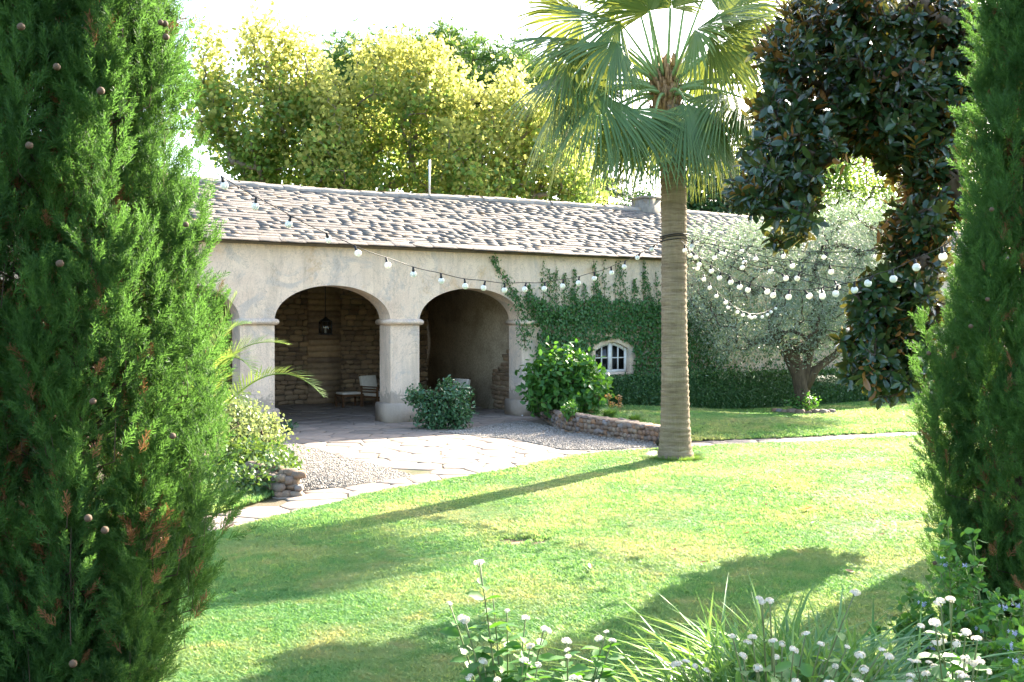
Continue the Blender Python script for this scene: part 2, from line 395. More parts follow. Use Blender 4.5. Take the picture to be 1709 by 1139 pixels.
M['hedge'] = leafmat('hedge leaf', [(.026,.08,.026),(.042,.11,.034),(.06,.14,.04)], .2)
M['glossy'] = leafmat('glossy shrub leaf', [(.03,.09,.04),(.05,.13,.055),(.07,.16,.07)], .2, rough=.3, spec=.5)
M['paleshrub'] = leafmat('pale shrub leaf', [(.13,.19,.06),(.18,.23,.08),(.10,.17,.05),(.25,.27,.13)], .35, tcol=(.34,.40,.12))
M['shrubmid'] = leafmat('shrub leaf', [(.06,.13,.04),(.10,.17,.05),(.05,.10,.04)], .3)
M['palm'] = leafmat('palm leaf', [(.055,.125,.035),(.08,.16,.045),(.105,.185,.055)], .24, tcol=(.36,.38,.05), rough=.42, spec=.4)
M['petiole'] = plain('palm petiole', (.22,.32,.12), .45, var=.2)
M['boot'] = plain('palm leaf base fibre', (.32,.19,.09), .9, var=.5, nscale=25, bmp=.8)
M['youngpalm'] = leafmat('young palm leaf', [(.12,.22,.05),(.17,.29,.06),(.22,.33,.09)], .45, tcol=(.42,.50,.08))
M['teak'] = bark_mat('teak', (.08,.04,.02), (.15,.08,.04), 1, 30, .2)
M['cushion'] = plain('canvas cushion', (.62,.57,.50), .9, var=.08)
M['iron'] = plain('black iron', (.012,.012,.012), .5, var=.2, bmp=0)
M['rubber'] = plain('black cable', (.015,.015,.015), .6, var=.1, bmp=0)
M['bulb'] = bulb_mat()
M['glass'] = glass_mat()
M['whitepaint'] = plain('white window paint', (.78,.77,.74), .5, var=.05, bmp=.1)
M['metal'] = plain('pale metal pole', (.62,.62,.62), .45, .3, var=.1, bmp=0)
M['petal'] = leafmat('white petal', [(.62,.58,.47),(.68,.66,.60),(.60,.52,.34),(.70,.68,.62)], .35, tcol=(.85,.83,.75))
M['bluepetal'] = leafmat('pale blue petal', [(.36,.40,.58),(.42,.45,.60)], .3, tcol=(.42,.46,.62))
M['lantana'] = leafmat('lantana leaf', [(.05,.15,.03),(.07,.19,.04),(.10,.23,.05)], .4, rough=.5)
M['stem'] = plain('green stem', (.13,.16,.06), .6, var=.3)
M['lemongrass'] = leafmat('lemongrass blade', [(.09,.20,.07),(.13,.26,.10),(.18,.31,.14),(.08,.20,.05)], .35, rough=.42)
M['fallen'] = leafmat('fallen leaf', [(.30,.12,.04),(.40,.22,.10),(.45,.32,.2)], .2, tcol=(.5,.2,.05))
M['driedbloom'] = leafmat('dried bloom', [(.34,.26,.12),(.40,.20,.14),(.30,.28,.12)], .3)

# ------------------------------------------------------------------ ground, paving, gravel, lawns
rng = np.random.RandomState(7)
def struct(o): o['kind'] = 'structure'; return o
mb = MB(); mb.add([(-900, -300, -.05), (900, -300, -.05), (900, 1800, -.05), (-900, 1800, -.05)], Q=[(0, 1, 2, 3)])
struct(mb.build('ground', M['land']))

LAWN_EDGE = [(40,985),(200,930),(352,894),(413,882),(482,862),(556,846),(615,829),(710,812),(800,796),(881,779),(950,766),(1024,758),(1087,754),(1160,750),(1300,742),(1515,733),(1750,724),(2100,714)]
PATH_TOP = [(40,925),(200,890),(344,864),(421,845),(480,825),(556,817),(630,807),(696,795)]
lawn_edge = [G(*p)[:2] for p in LAWN_EDGE]
lawn_poly = [np.array((-9, -3.)), np.array((-9, lawn_edge[0][1]))] + lawn_edge + [np.array((30, lawn_edge[-1][1])), np.array((30, -3.))]
def sheet(name, poly, z, mat, kind='structure', thick=.06):
    from mathutils.geometry import tessellate_polygon
    P = [Vector((p[0], p[1], 0)) for p in poly]; n = len(P)
    T = [tuple(t) for t in tessellate_polygon([P])]
    V = [(p[0], p[1], z) for p in poly] + [(p[0], p[1], z - thick) for p in poly]
    TT = []
    for t in T:
        a, b, c = (Vector(V[i]) for i in t)
        TT.append(t if (b - a).cross(c - a).z > 0 else (t[0], t[2], t[1]))
    m = MB(); m.add(V, T=TT, Q=[(i, (i + 1) % n, n + (i + 1) % n, n + i) for i in range(n)])
    o = m.build(name, mat); o['kind'] = kind; return o
sheet('front_lawn', lawn_poly, .030, M['lawnsoil'])
# paving bed under the flags, from the arcade to the lawn
bed_poly = [HB(-12, 7)[:2], HB(-12, -14)[:2]] + [np.array((p[0], p[1] - .4)) for p in lawn_edge[3:17]] + [HB(24, -7)[:2], HB(3.9, -1)[:2], HB(3.9, 7)[:2]]
sheet('paving_bed', bed_poly, -.004, M['bed'], thick=.03)

def clip(poly, a, nvec):                    # keep points with (p-a).n <= 0
    out = []
    for i in range(len(poly)):
        p, q = poly[i], poly[(i + 1) % len(poly)]
        dp = (p[0]-a[0])*nvec[0] + (p[1]-a[1])*nvec[1]; dq = (q[0]-a[0])*nvec[0] + (q[1]-a[1])*nvec[1]
        if dp <= 0: out.append(p)
        if dp * dq < 0:
            k = dp / (dp - dq); out.append((p[0] + (q[0]-p[0])*k, p[1] + (q[1]-p[1])*k))
    return out
def flags(parent, seeds, own, gap, z, th, mat, rs):
    """irregular flagstones: every seed's cell, shrunk by the joint, as an object of its own"""
    S = np.asarray(seeds)
    cells = []
    for i in np.nonzero(own)[0]:
        s = S[i]; poly = [(s[0]-1.2, s[1]-1.2), (s[0]+1.2, s[1]-1.2), (s[0]+1.2, s[1]+1.2), (s[0]-1.2, s[1]+1.2)]
        d = np.hypot(*(S - s).T)
        for j in np.argsort(d)[1:26]:
            nv = (S[j] - s) / d[j]; mid = (S[j] + s) / 2 - nv * gap / 2
            poly = clip(poly, mid, nv)
            if len(poly) < 3: break
        if len(poly) < 3: continue
        c = np.mean(poly, 0); P = np.asarray(poly) - c
        q = []
        for k in range(len(P)):             # knock the corners off and roughen the edges
            a, b, e = P[k-1], P[k], P[(k+1) % len(P)]
            q.append(b + (a - b) * .12 + rs.normal(0, .008, 2)); q.append(b + (e - b) * .12 + rs.normal(0, .008, 2))
        q = np.asarray(q); n = len(q); h = rs.uniform(-.004, .005); ti = rs.normal(0, .006, 2)
        top = z + h + q @ ti
        V = np.vstack([np.c_[q, top - .006], np.c_[q, np.full(n, z - th)], np.c_[q * .965, top]])
        Q = [(n + k, n + (k+1) % n, (k+1) % n, k) for k in range(n)] + [(k, (k+1) % n, 2*n + (k+1) % n, 2*n + k) for k in range(n)]
        V = np.vstack([V, (0, 0, z + h)]); T = [(2*n + k, 2*n + (k+1) % n, 3*n) for k in range(n)]
        m = mesh_np('paving_stone', V, T, Q); o = obj('paving_stone', m, mat, parent); o.location = (c[0], c[1], 0)
        cells.append(o)
    return cells
def seedgrid(x0, x1, y0, y1, step, rs, jit=.38):
    out = []
    for i, y in enumerate(np.arange(y0, y1, step * .9)):
        for x in np.arange(x0, x1, step):
            out.append((x + (i % 2) * step / 2 + rs.uniform(-jit, jit) * step, y + rs.uniform(-jit, jit) * step))
    return np.asarray(out)
rs = np.random.RandomState(11)
seeds = seedgrid(-8, 14, 8.5, 33, .66, rs)
loc = np.stack([(seeds - H0[:2]) @ HD[:2], (seeds - H0[:2]) @ HN[:2]], 1)    # house frame
arc = (loc[:, 0] > -6.6) & (loc[:, 0] < 4.1) & (loc[:, 1] > -.35) & (loc[:, 1] < 7)
terr_poly = [G(448, 728)[:2], G(696, 797)[:2], G(712, 814)[:2], G(800, 800)[:2], G(881, 783)[:2], G(950, 770)[:2], G(1024, 760)[:2], G(1087, 756)[:2], G(1110, 740)[:2], G(1060, 745)[:2], G(1000, 748)[:2], G(940, 748)[:2], G(860, 731)[:2], HB(3.9, -1.6)[:2], HB(4.1, -.3)[:2], HB(-3.6, -.3)[:2]]
path_poly = [G(x, y - 4)[:2] for x, y in PATH_TOP] + [G(x, y + 6)[:2] for x, y in LAWN_EDGE[:8][::-1]]
path2_poly = [G(x, y)[:2] for x, y in [(1040,740),(1105,733),(1300,727),(1515,716),(1720,708),(1720,732),(1515,740),(1300,750),(1160,757),(1040,764)]]
ip = inpoly(seeds, path_poly) | inpoly(seeds, path2_poly)
it = inpoly(seeds, terr_poly) & ~ip & ~arc
def structure_root(name):
    o = bpy.data.objects.new(name, None); COL.objects.link(o); o['kind'] = 'structure'; return o
flags(structure_root('arcade_floor'), seeds, arc, .018, .016, .04, M['flag'], rs)
flags(structure_root('stone_terrace'), seeds, it, .022, .010, .04, M['flag'], rs)
flags(structure_root('garden_path'), seeds, ip & ~arc, .028, .010, .04, M['flag'], rs)

pebs = []
for k in range(4):
    a = np.random.RandomState(k).uniform(.55, 1.1, 6)
    V = np.array([(1,0,0),(0,1,0),(-1,0,0),(0,-1,0),(0,0,.7),(0,0,-.7)]) * a[:, None]
    pebs.append(tmpl(V, [(0,1,4),(1,2,4),(2,3,4),(3,0,4),(1,0,5),(2,1,5),(3,2,5),(0,3,5)]))
def gravel(name, poly, z, n, label, smin, smax):
    sheet(name + '_bed', poly, z, M['gravelbase'])
    P = np.asarray(poly); lo = P.min(0); hi = P.max(0)
    X = rng.uniform(lo, hi, (n * 3, 2)); X = X[inpoly(X, poly)][:n]
    m = MB(); s = rng.uniform(smin, smax, len(X))
    R = basis(nrm(rng.normal(0, 1, (len(X), 3))), rng.uniform(0, 6.28, len(X)))
    for k in range(4):
        i = np.arange(len(X)) % 4 == k
        m.scatter(pebs[k], np.c_[X[i], np.full(i.sum(), z + .006)], R[i], s[i])
    o = m.build(name, M['gravel'], kind='stuff'); tag(o, label, 'gravel'); return o
right_gravel = [G(733,723)[:2], G(800,714)[:2], G(872,703)[:2], G(950,720)[:2], G(1110,740)[:2], G(1085,748)[:2], G(1000,753)[:2], G(940,752)[:2], G(860,735)[:2]]
left_gravel = [G(452,731)[:2], G(570,762)[:2], G(694,796)[:2], G(630,806)[:2], G(556,816)[:2], G(486,824)[:2], G(440,790)[:2], G(400,745)[:2]]
gravel('grey_gravel', right_gravel, .014, 9000, 'pale grey gravel beside the low fieldstone wall', .012, .026)
gravel('brown_gravel', left_gravel, .014, 8000, 'beige gravel strip beside the flowering shrub', .010, .024)

# lawns behind: raised a little behind the low wall
wall_a = HB(4.05, -.55)[:2]; wall_b = G(952, 722)[:2]; wall_c = G(1112, 744)[:2]
def back_z(x, y):
    P = np.stack([x, y], -1); d = nrm(wall_c - wall_a); rel = P - wall_a
    side = rel[..., 0] * (-d[1]) + rel[..., 1] * d[0]         # metres to the right of the wall
    along = rel @ d; Lw = np.linalg.norm(wall_c - wall_a)
    side = np.abs(side)
    k = np.clip(1 - (side - 1.0) / 5.0, 0, 1) * np.clip((Lw + .3 - along) / 2.5, 0, 1)
    return .006 + .04 * np.clip((Lw - along) / 1.6, 0, 1) + .23 * k * k * (3 - 2 * k) + .035 * vnoise(x * .8, y * .8, 3) * np.clip((Lw - along) / 2, 0, 1)
pt = [G(x, y)[:2] for x, y in [(1112,741),(1300,733),(1515,722),(1750,714),(2100,704)]]
back_poly = [wall_a, wall_b + (wall_a - wall_b) * .0, wall_c] + pt + [np.array((30., 30.)), HB(27, 0)[:2], HB(4.05, 0)[:2]]
xs = np.arange(-1, 30, .16); ys = np.arange(18, 42, .16)
gx, gy = np.meshgrid(xs, ys); ok = inpoly(np.c_[gx.ravel(), gy.ravel()], back_poly).reshape(gx.shape)
gz = back_z(gx, gy); idx = np.arange(gx.size).reshape(gx.shape)
q = np.stack([idx[:-1,:-1], idx[:-1,1:], idx[1:,1:], idx[1:,:-1]], -1)[(ok[:-1,:-1] & ok[1:,1:] & ok[:-1,1:] & ok[1:,:-1])]
mb = MB(); mb.add(np.c_[gx.ravel(), gy.ravel(), gz.ravel()], Q=q.reshape(-1, 4)); struct(mb.build('back_lawn', M['lawnsoil'], smooth=True))
left_grass_poly = [G(300,850)[:2], G(345,862)[:2], G(421,843)[:2], G(478,823)[:2], G(455,800)[:2], G(420,780)[:2], G(300,760)[:2]]
sheet('side_lawn', left_grass_poly, .026, M['lawnsoil'])

blade = tmpl([(-.5, 0, 0), (.5, 0, 0), (.12, .42, .62), (0, 1.0, 1.0)], [(0, 1, 2), (0, 2, 3)])
blade1 = tmpl([(-.5, 0, 0), (.5, 0, 0), (0, .6, 1.0)], [(0, 1, 2)])
def tuft(seed, k=13, spread=.03):
    r = np.random.RandomState(seed); V = []; T = []
    for q in range(k):
        a = r.uniform(0, 6.28); b = r.uniform(0, 6.28); rr = spread * math.sqrt(r.rand()); p = np.array((math.cos(b) * rr, math.sin(b) * rr, 0))
        h = r.uniform(.02, .046); d = np.array((math.cos(a), math.sin(a), 0)) * h * r.uniform(.15, 1.1); w = np.array((-math.sin(a), math.cos(a), 0)) * r.uniform(.0028, .0046)
        m = p + d * .4 + (0, 0, h * .65); i = len(V); V += [p - w, p + w, m + w * .8, m - w * .8, p + d + (0, 0, h)]; T += [(i, i+1, i+2), (i, i+2, i+3), (i+3, i+2, i+4)]
    return tmpl(V, T)
TUFTS = [tuft(k) for k in range(5)]
def grass(name, X, Z, sc, label, mat='grass'):
    n = len(X); a = rng.uniform(0, 6.283, n); R = np.zeros((n, 3, 3))
    R[:, 0, 0] = np.cos(a); R[:, 1, 0] = np.sin(a); R[:, 0, 1] = -np.sin(a); R[:, 1, 1] = np.cos(a); R[:, 2, 2] = 1
    return tag(sown(name, TUFTS, M[mat], np.c_[X, Z], R, sc), label, 'grass')
n = 470000
u = rng.uniform(0, 1, n); Y = 5.2 + (22 - 5.2) * u ** 1.5; X = rng.uniform(-1, 1, n) * (1.5 + Y * .56)
ok = inpoly(np.c_[X, Y], lawn_poly)
X, Y = X[ok], Y[ok]
bare = np.zeros(len(X), bool)
for (px, py, r) in ((872, 911, .20),):
    c = G(px, py); bare |= (((X - c[0]) / (r * 1.6)) ** 2 + ((Y - c[1]) / r) ** 2 + .25 * vnoise(X * 9, Y * 9, 5) < 1) & (rng.uniform(0, 1, len(X)) < .93)
thin = rng.uniform(0, 1, len(X)) < np.clip(.75 + .3 * vnoise(X * 1.7, Y * 1.7, 9) + .2 * vnoise(X * 5, Y * 5, 2), .35, 1)
ok = ~bare & thin; X, Y = X[ok], Y[ok]
tall = 1 + .35 * vnoise(X * 2.2, Y * 2.2, 4)
k_ = rng.uniform(.7, 1.15, len(X)); wd_ = 1.0 + Y / 20
grass('lawn_grass', np.c_[X, Y], np.full(len(X), .028), np.c_[k_ * wd_, k_ * wd_, k_ * tall * (.8 + Y / 60)], 'sunlit mown grass of the front lawn around the palm')
c = G(872, 911); a_ = np.linspace(0, 6.283, 24, endpoint=False); r_ = .19 * (1 + .16 * np.sin(a_ * 3 + 1) + .1 * np.sin(a_ * 7))
sheet('bare_soil', [np.array((c[0] + math.cos(a) * q * 1.5, c[1] + math.sin(a) * q * .9)) for a, q in zip(a_, r_)], .034, ground_mat('dry soil', [(.13,.10,.06),(.19,.14,.09)], 4.0), thick=.01)
n = 90000
X = rng.uniform(-1, 18, n); Y = rng.uniform(18, 33, n); ok = inpoly(np.c_[X, Y], back_poly); X, Y = X[ok], Y[ok]
grass('rear_grass', np.c_[X, Y], back_z(X, Y) - .004, rng.uniform(1.2, 2.0, len(X))[:, None] * np.array((1.2, 1.2, .8)), 'short grass of the rear lawn below the olive tree')
P = np.asarray(left_grass_poly); X = rng.uniform(P.min(0), P.max(0), (9000, 2)); X = X[inpoly(X, left_grass_poly)]
grass('side_grass', X, np.full(len(X), .024), rng.uniform(1.1, 2.0, len(X)), 'rough grass between the path and the flowering shrub')

# ------------------------------------------------------------------ the arcaded stone house
house = thing('stone_house', 'long low plastered stone house with open arches and slate roof', 'building', H0, HANG)
HW, THK, RID, DEP = 4.24, .65, 3.55, 7.1     # wall height, wall thickness, ridge distance, house depth
ROOF_SL = math.radians(25.2); EAVE_P = -.24
def roof_z(p): return HW + .04 + p * math.tan(ROOF_SL)
T0, T1 = -12.0, 26.5
IMP = 2.40
arches = [(-10.05, -7.17), (-6.43, -3.57), (-2.80, 0.0), (.75, 3.62)]
WIN = (WALL(994, 600)[0], WALL(1050, 600)[0], 1.06, 1.68, .2)           # t0, t1, sill, spring, rise
mb = MB()
def quad(a, b, c, d): mb.add([a, b, c, d], Q=[(0, 1, 2, 3)])
def block(t0, t1, z0, z1, z0b=None):        # front and back faces between two heights (z0 at t0, z0b at t1)
    z0b = z0 if z0b is None else z0b
    quad((t0, 0, z0), (t1, 0, z0b), (t1, 0, z1), (t0, 0, z1)); quad((t1, THK, z0b), (t0, THK, z0), (t0, THK, z1), (t1, THK, z1))
cur = T0
for a, b in arches:
    block(cur, a, -.1, HW + .05)
    for t, s in ((a, 1), (b, -1)):
        v = [(t, 0, -.1), (t, THK, -.1), (t, THK, IMP), (t, 0, IMP)]
        quad(*(v if s > 0 else v[::-1]))
    c = (a + b) / 2; hw = (b - a) / 2; nseg = 36
    pts = [(c - hw * math.cos(math.pi * k / nseg), IMP + .84 * math.sin(math.pi * k / nseg) ** .94) for k in range(nseg + 1)]
    for (ta, za), (tb, zb) in zip(pts, pts[1:]):
        block(ta, tb, za, HW + .05, zb)
        quad((ta, 0, za), (ta, THK, za), (tb, THK, zb), (tb, 0, zb))
    cur = b
block(cur, WIN[0], -.1, HW + .05)
nw = 12
for k in range(nw):
    ta = WIN[0] + (WIN[1] - WIN[0]) * k / nw; tb = WIN[0] + (WIN[1] - WIN[0]) * (k + 1) / nw
    za = WIN[3] + WIN[4] * math.sin(math.pi * k / nw); zb = WIN[3] + WIN[4] * math.sin(math.pi * (k + 1) / nw)
    block(ta, tb, -.1, WIN[2]); block(ta, tb, za, HW + .05, zb)
    quad((ta, 0, za), (ta, THK, za), (tb, THK, zb), (tb, 0, zb))
quad((WIN[0], 0, WIN[2]), (WIN[1], 0, WIN[2]), (WIN[1], THK, WIN[2]), (WIN[0], THK, WIN[2]))
quad((WIN[0], 0, WIN[2]), (WIN[0], THK, WIN[2]), (WIN[0], THK, WIN[3]), (WIN[0], 0, WIN[3]))
quad((WIN[1], THK, WIN[2]), (WIN[1], 0, WIN[2]), (WIN[1], 0, WIN[3]), (WIN[1], THK, WIN[3]))
block(WIN[1], T1, -.1, HW + .05)
quad((T0, THK, -.1), (T0, 0, -.1), (T0, 0, HW + .05), (T0, THK, HW + .05)); quad((T1, 0, -.1), (T1, THK, -.1), (T1, THK, HW + .05), (T1, 0, HW + .05))
mb.build('front_wall', M['plaster'], house)
def gable(t0, t1):
    m = MB(); V = []
    for t in (t0, t1): V += [(t, THK, -.1), (t, DEP - .4, -.1), (t, DEP - .4, HW - .05), (t, RID, roof_z(RID) - .22), (t, THK, HW)]
    m.add(V, Q=[(0,1,2,4),(5,9,7,6),(0,5,6,1),(1,6,7,2),(2,7,8,3),(3,8,9,4),(4,9,5,0)], T=[(2,3,4),(9,8,7)]); return m
gable(T0, T0 + .4).build('end_wall', M['plaster'], house); gable(T1 - .4, T1).build('end_wall', M['plaster'], house)
inner = gable(4.15, 4.55).build('cross_wall', M['innerplaster'], house)
# window
wf = MB()
t0, t1, zs, zp, rise = WIN; pz = .11
def warch(t, o=0.0): return zp + rise * math.sin(math.pi * (t - t0) / (t1 - t0)) - o
win = MB(); win.box((t0 + .002, pz + .06, zs + .002), (t1 - .002, pz + .09, zp + rise)); wobj = win.build('window', M['glass'], house)
fr = MB()
for ta, tb in ((t0, t0 + .07), (t1 - .07, t1)): fr.box((ta + .003, pz, zs + .003), (tb - .003, pz + .055, zp + .02))
fr.box((t0 + .07, pz + .001, zs + .003), (t1 - .07, pz + .054, zs + .075))
k = 14
for i in range(k):
    ta = t0 + .003 + (t1 - t0 - .006) * i / k; tb = t0 + .003 + (t1 - t0 - .006) * (i + 1) / k
    V = [(x, y, warch(x) - o) for x in (ta, tb) for y in (pz + .002, pz + .053) for o in (-.004, .085)]
    fr.add(V, Q=[(0,2,3,1),(4,5,7,6),(0,4,6,2),(1,3,7,5),(0,1,5,4),(2,6,7,3)])
fr.build('frame', M['whitepaint'], wobj)
tm_ = (t0 + t1) / 2
for c, wd, zt in ((tm_, .12, warch(tm_, .05)), ((t0 + .07 + tm_ - .06) / 2, .028, warch(t0 + .29, .05)), ((t1 - .07 + tm_ + .06) / 2, .028, warch(t1 - .29, .05))):
    g = MB(); g.box((c - wd / 2, pz - .012 if wd > .1 else pz + .006, zs + .06), (c + wd / 2, pz + .048, zt)); g.build('mullion', M['whitepaint'], wobj)
for ta, tb in ((t0 + .06, tm_ - .05), (tm_ + .05, t1 - .06)):
    g = MB(); g.box((ta, pz + .010, (zs + zp + .1) / 2 + .02), (tb, pz + .046, (zs + zp + .1) / 2 + .048)); g.build('glazing_bar', M['whitepaint'], wobj)
g = MB(); g.box((t0 - .06, -.05, zs - .075), (t1 + .06, pz + .02, zs + .002)); g.build('sill', M['plaster'], wobj)
# imposts and plinths
def rounded_ring(name, a, b, z0, z1, out, rnd_, mat, left=True, right=True):
    m = MB(); nseg = 8; prof = []
    for i in range(nseg + 1):
        an = -math.pi / 2 + math.pi * i / nseg
        prof.append((out * (math.cos(an) if rnd_ else min(1, 1.6 * math.cos(an))), (z0 + z1) / 2 + (z1 - z0) / 2 * math.sin(an)))
    if not rnd_: prof = [(0, z0), (out, z0), (out, z1 - .035), (out - .03, z1), (0, z1)]
    V = []; K = len(prof)
    for o, z in prof:
        la = a - (o if left else -.004); rb = b + (o if right else -.004)
        V += [(la, -o - .003, z), (rb, -o - .003, z), (rb, THK + o + .003, z), (la, THK + o + .003, z)]
    Q = [(4*i + j, 4*i + (j+1) % 4, 4*i + 4 + (j+1) % 4, 4*i + 4 + j) for i in range(K - 1) for j in range(4)]
    Q += [(3, 2, 1, 0), (4*K - 4, 4*K - 3, 4*K - 2, 4*K - 1)]
    m.add(V, Q=Q); return m.build(name, mat, house, smooth=False)
piers = [(-7.17, -6.43), (-3.57, -2.80), (0.0, .75)]
for a, b in piers:
    rounded_ring('impost', a, b, IMP - .075, IMP + .075, .085, True, M['plaster'])
    rounded_ring('plinth', a, b, -.05, .47, .085, False, M['plaster'])
rounded_ring('impost', 3.62, 4.1, IMP - .075, IMP + .075, .085, True, M['plaster'], True, False)
rounded_ring('plinth', 3.62, 4.1, -.05, .42, .085, False, M['plaster'], True, False)
# back wall of rubble
bw = MB(); bw.box((T0 + .4, DEP - .4, -.1), (T1 - .4, DEP, HW + .02)); back = bw.build('back_wall', M['mortar'], house)
cube = [(x, y, z) for x in (-1, 0, 1) for y in (-1, 0, 1) for z in (-1, 0, 1) if (x, y, z) != (0, 0, 0)]
def cobble(seed, roundness=.5, squash=None):
    r = np.random.RandomState(seed)
    V = []; ids = {}
    Q = []
    for ax in range(3):
        for s in (-1, 1):
            u, v = (ax + 1) % 3, (ax + 2) % 3
            for i in (-1, 0):
                for j in (-1, 0):
                    f = []
                    for di, dj in ((0,0),(1,0),(1,1),(0,1)):
                        p = [0, 0, 0]; p[ax] = s; p[u] = i + di; p[v] = j + dj; p = tuple(p)
                        if p not in ids: ids[p] = len(V); V.append(p)
                        f.append(ids[p])
                    Q.append(f if s > 0 else f[::-1])
    V = np.asarray(V, float); S = nrm(V)
    V = V * (1 - roundness) + S * roundness * 1.12
    V = V * .5 * r.uniform(.88, 1.12, (len(V), 1)) + r.normal(0, .018, V.shape)
    return tmpl(V, (), Q)
COB = [cobble(k) for k in range(7)]; RUB = [cobble(k + 20, .35) for k in range(7)]
def courses(t0, t1, z0, z1, hh, ww, rs):
    out = []; z = z0
    while z < z1:
        h = rs.uniform(*hh); t = t0 - rs.uniform(0, .2)
        while t < t1:
            w = rs.uniform(*ww); out.append((t + w / 2, z + h / 2 + rs.normal(0, .008), w, h)); t += w
        z += h
    return np.asarray(out)
rs = np.random.RandomState(5)
C = courses(-6.9, 4.1, .02, 3.9, (.10, .19), (.16, .42), rs); n = len(C)
pos = np.c_[C[:, 0], np.full(n, DEP - .41) + rs.uniform(-.02, .015, n), C[:, 1]]
R = basis(np.tile((0, 0, 1.), (n, 1)) + rs.normal(0, .05, (n, 3)), np.zeros(n)); R = R[:, :, [0, 1, 2]]
# keep local x along the wall
ang = rs.normal(0, .06, n); R = np.zeros((n, 3, 3)); R[:, 0, 0] = np.cos(ang); R[:, 2, 0] = np.sin(ang); R[:, 0, 2] = -np.sin(ang); R[:, 2, 2] = np.cos(ang); R[:, 1, 1] = 1
sc = np.c_[C[:, 2] * .93, rs.uniform(.10, .16, n), C[:, 3] * .90]
wp = H0 + pos[:, :1] * HD + pos[:, 1:2] * HN + pos[:, 2:] * np.array((0, 0, 1.)); px, py, _ = PROJ(wp)
vis = ((px > 455) & (px < 645) & (py > 482)) | ((px > 700) & (px < 760) & (py > 485))
pieces(back, 'stone', RUB, M['rubble'], pos, R, sc, C[:, 2] * C[:, 3] + 10 * vis, 300, 'rubble_stones', smooth=True)
pil = MB(); 
for k in range(22):                          # squared quoins of a pier against the back wall
    z = .02 + k * .172; w = .98 + rs.uniform(-.06, .06)
    pil.box((-2.35 - w / 2, DEP - .56 + rs.uniform(-.015, .015), z), (-2.35 + w / 2, DEP - .38, z + .162))
tpil = WALL(541, 600, DEP - .5)[0]
for o_ in pil.V: o_[:, 0] += tpil + 2.35
pil.build('back_pier', M['rubble'], house, kind='stuff')
# exposed stones at the front end of the cross wall
C = courses(THK + .05, 2.5, .05, 2.9, (.09, .15), (.14, .34), rs)
C = C[C[:, 0] < 1.9 + .5 * np.sin(C[:, 1] * 2.1) - .25 * C[:, 1] + .3]; n = len(C)
pos = np.c_[np.full(n, 4.15) + rs.uniform(-.01, .012, n), C[:, 0], C[:, 1]]
R = np.zeros((n, 3, 3)); R[:, 1, 0] = 1; R[:, 0, 1] = -1; R[:, 2, 2] = 1
pieces(inner, 'stone', RUB, M['rubble'], pos, R, np.c_[C[:, 2] * .93, np.full(n, .09), C[:, 3] * .9], C[:, 2] * C[:, 3], 300, 'rubble_stones', smooth=True)
# roof
rf = MB()
for sgn in (1, -1):
    pe = -.06 if sgn > 0 else 2 * RID + .06
    top = [(T0 - .1, pe, roof_z(-.06) - .05), (T1 + .1, pe, roof_z(-.06) - .05), (T1 + .1, RID, roof_z(RID) - .06), (T0 - .1, RID, roof_z(RID) - .06)]
    V = top + [(a, b, c - .09) for a, b, c in top]
    rf.add(V, Q=[(0,1,2,3),(7,6,5,4),(0,4,5,1),(1,5,6,2),(3,2,6,7),(0,3,7,4)])
roof = rf.build('roof', M['slate'], house)
def slab(seed):
    r = np.random.RandomState(seed); k = 6
    x = np.linspace(-.5, .5, k // 2)
    lo = np.c_[x, -.5 + r.uniform(-.025, .025, 3)]; hi = np.c_[x[::-1], .5 + r.uniform(-.03, .03, 3)]
    P = np.vstack([lo, hi]); n = len(P)
    V = np.vstack([np.c_[P, .5 + r.uniform(-.2, .2, n)], np.c_[P, -.5 + r.uniform(-.2, .2, n)]])
    return tmpl(V, (), [(0,1,4,5),(1,2,3,4),(11,10,7,6),(10,9,8,7)] + [(i, i + 6, (i + 1) % 6 + 6, (i + 1) % 6) for i in range(6)])
SLA = [slab(k) for k in range(8)]
rs = np.random.RandomState(3); rows = []
cs, sn = math.cos(ROOF_SL), math.sin(ROOF_SL); Ls = (RID - EAVE_P) / cs; s = -.06; k = 0
while s < Ls - .05:
    t = T0 - rs.uniform(0, .3); hrow = rs.uniform(.14, .19)
    wav = rs.uniform(0, 6.28)
    while t < T1:
        w = rs.uniform(.2, .55) if s > .05 else rs.uniform(.4, .9)
        rows.append((t + w / 2, s + .20 + rs.normal(0, .009) + .016 * math.sin(t * .9 + wav), w, rs.uniform(.020, .030) if s > .05 else rs.uniform(.035, .055), k)); t += w * .985
    s += hrow; k += 1
C = np.asarray(rows); n = len(C); tilt = -.085
sag = .05 * vnoise(C[:, 0] * .5, C[:, 1] * .6, 12)
pp = EAVE_P + C[:, 1] * cs; zz = roof_z(EAVE_P) + C[:, 1] * sn + sag + .02 + rs.normal(0, .0018, n)
pos = np.c_[C[:, 0], pp, zz]
an = ROOF_SL + tilt + rs.normal(0, .005, n); yaw = rs.normal(0, .014, n); rol = rs.normal(0, .005, n)
R = np.zeros((n, 3, 3))
xa = np.c_[np.cos(yaw), np.sin(yaw) * np.cos(an), np.sin(yaw) * np.sin(an) + rol]; xa = nrm(xa)
ya = np.c_[-np.sin(yaw), np.cos(an), np.sin(an)]; ya = nrm(ya - xa * np.sum(xa * ya, 1, keepdims=True)); za = np.cross(xa, ya)
R = np.stack([xa, ya, za], 2)
sc = np.c_[C[:, 2] * .97, np.full(n, .36), C[:, 3]]
wp = H0 + pos[:, :1] * HD + pos[:, 1:2] * HN + pos[:, 2:] * np.array((0, 0, 1.)); px, py, d = PROJ(wp)
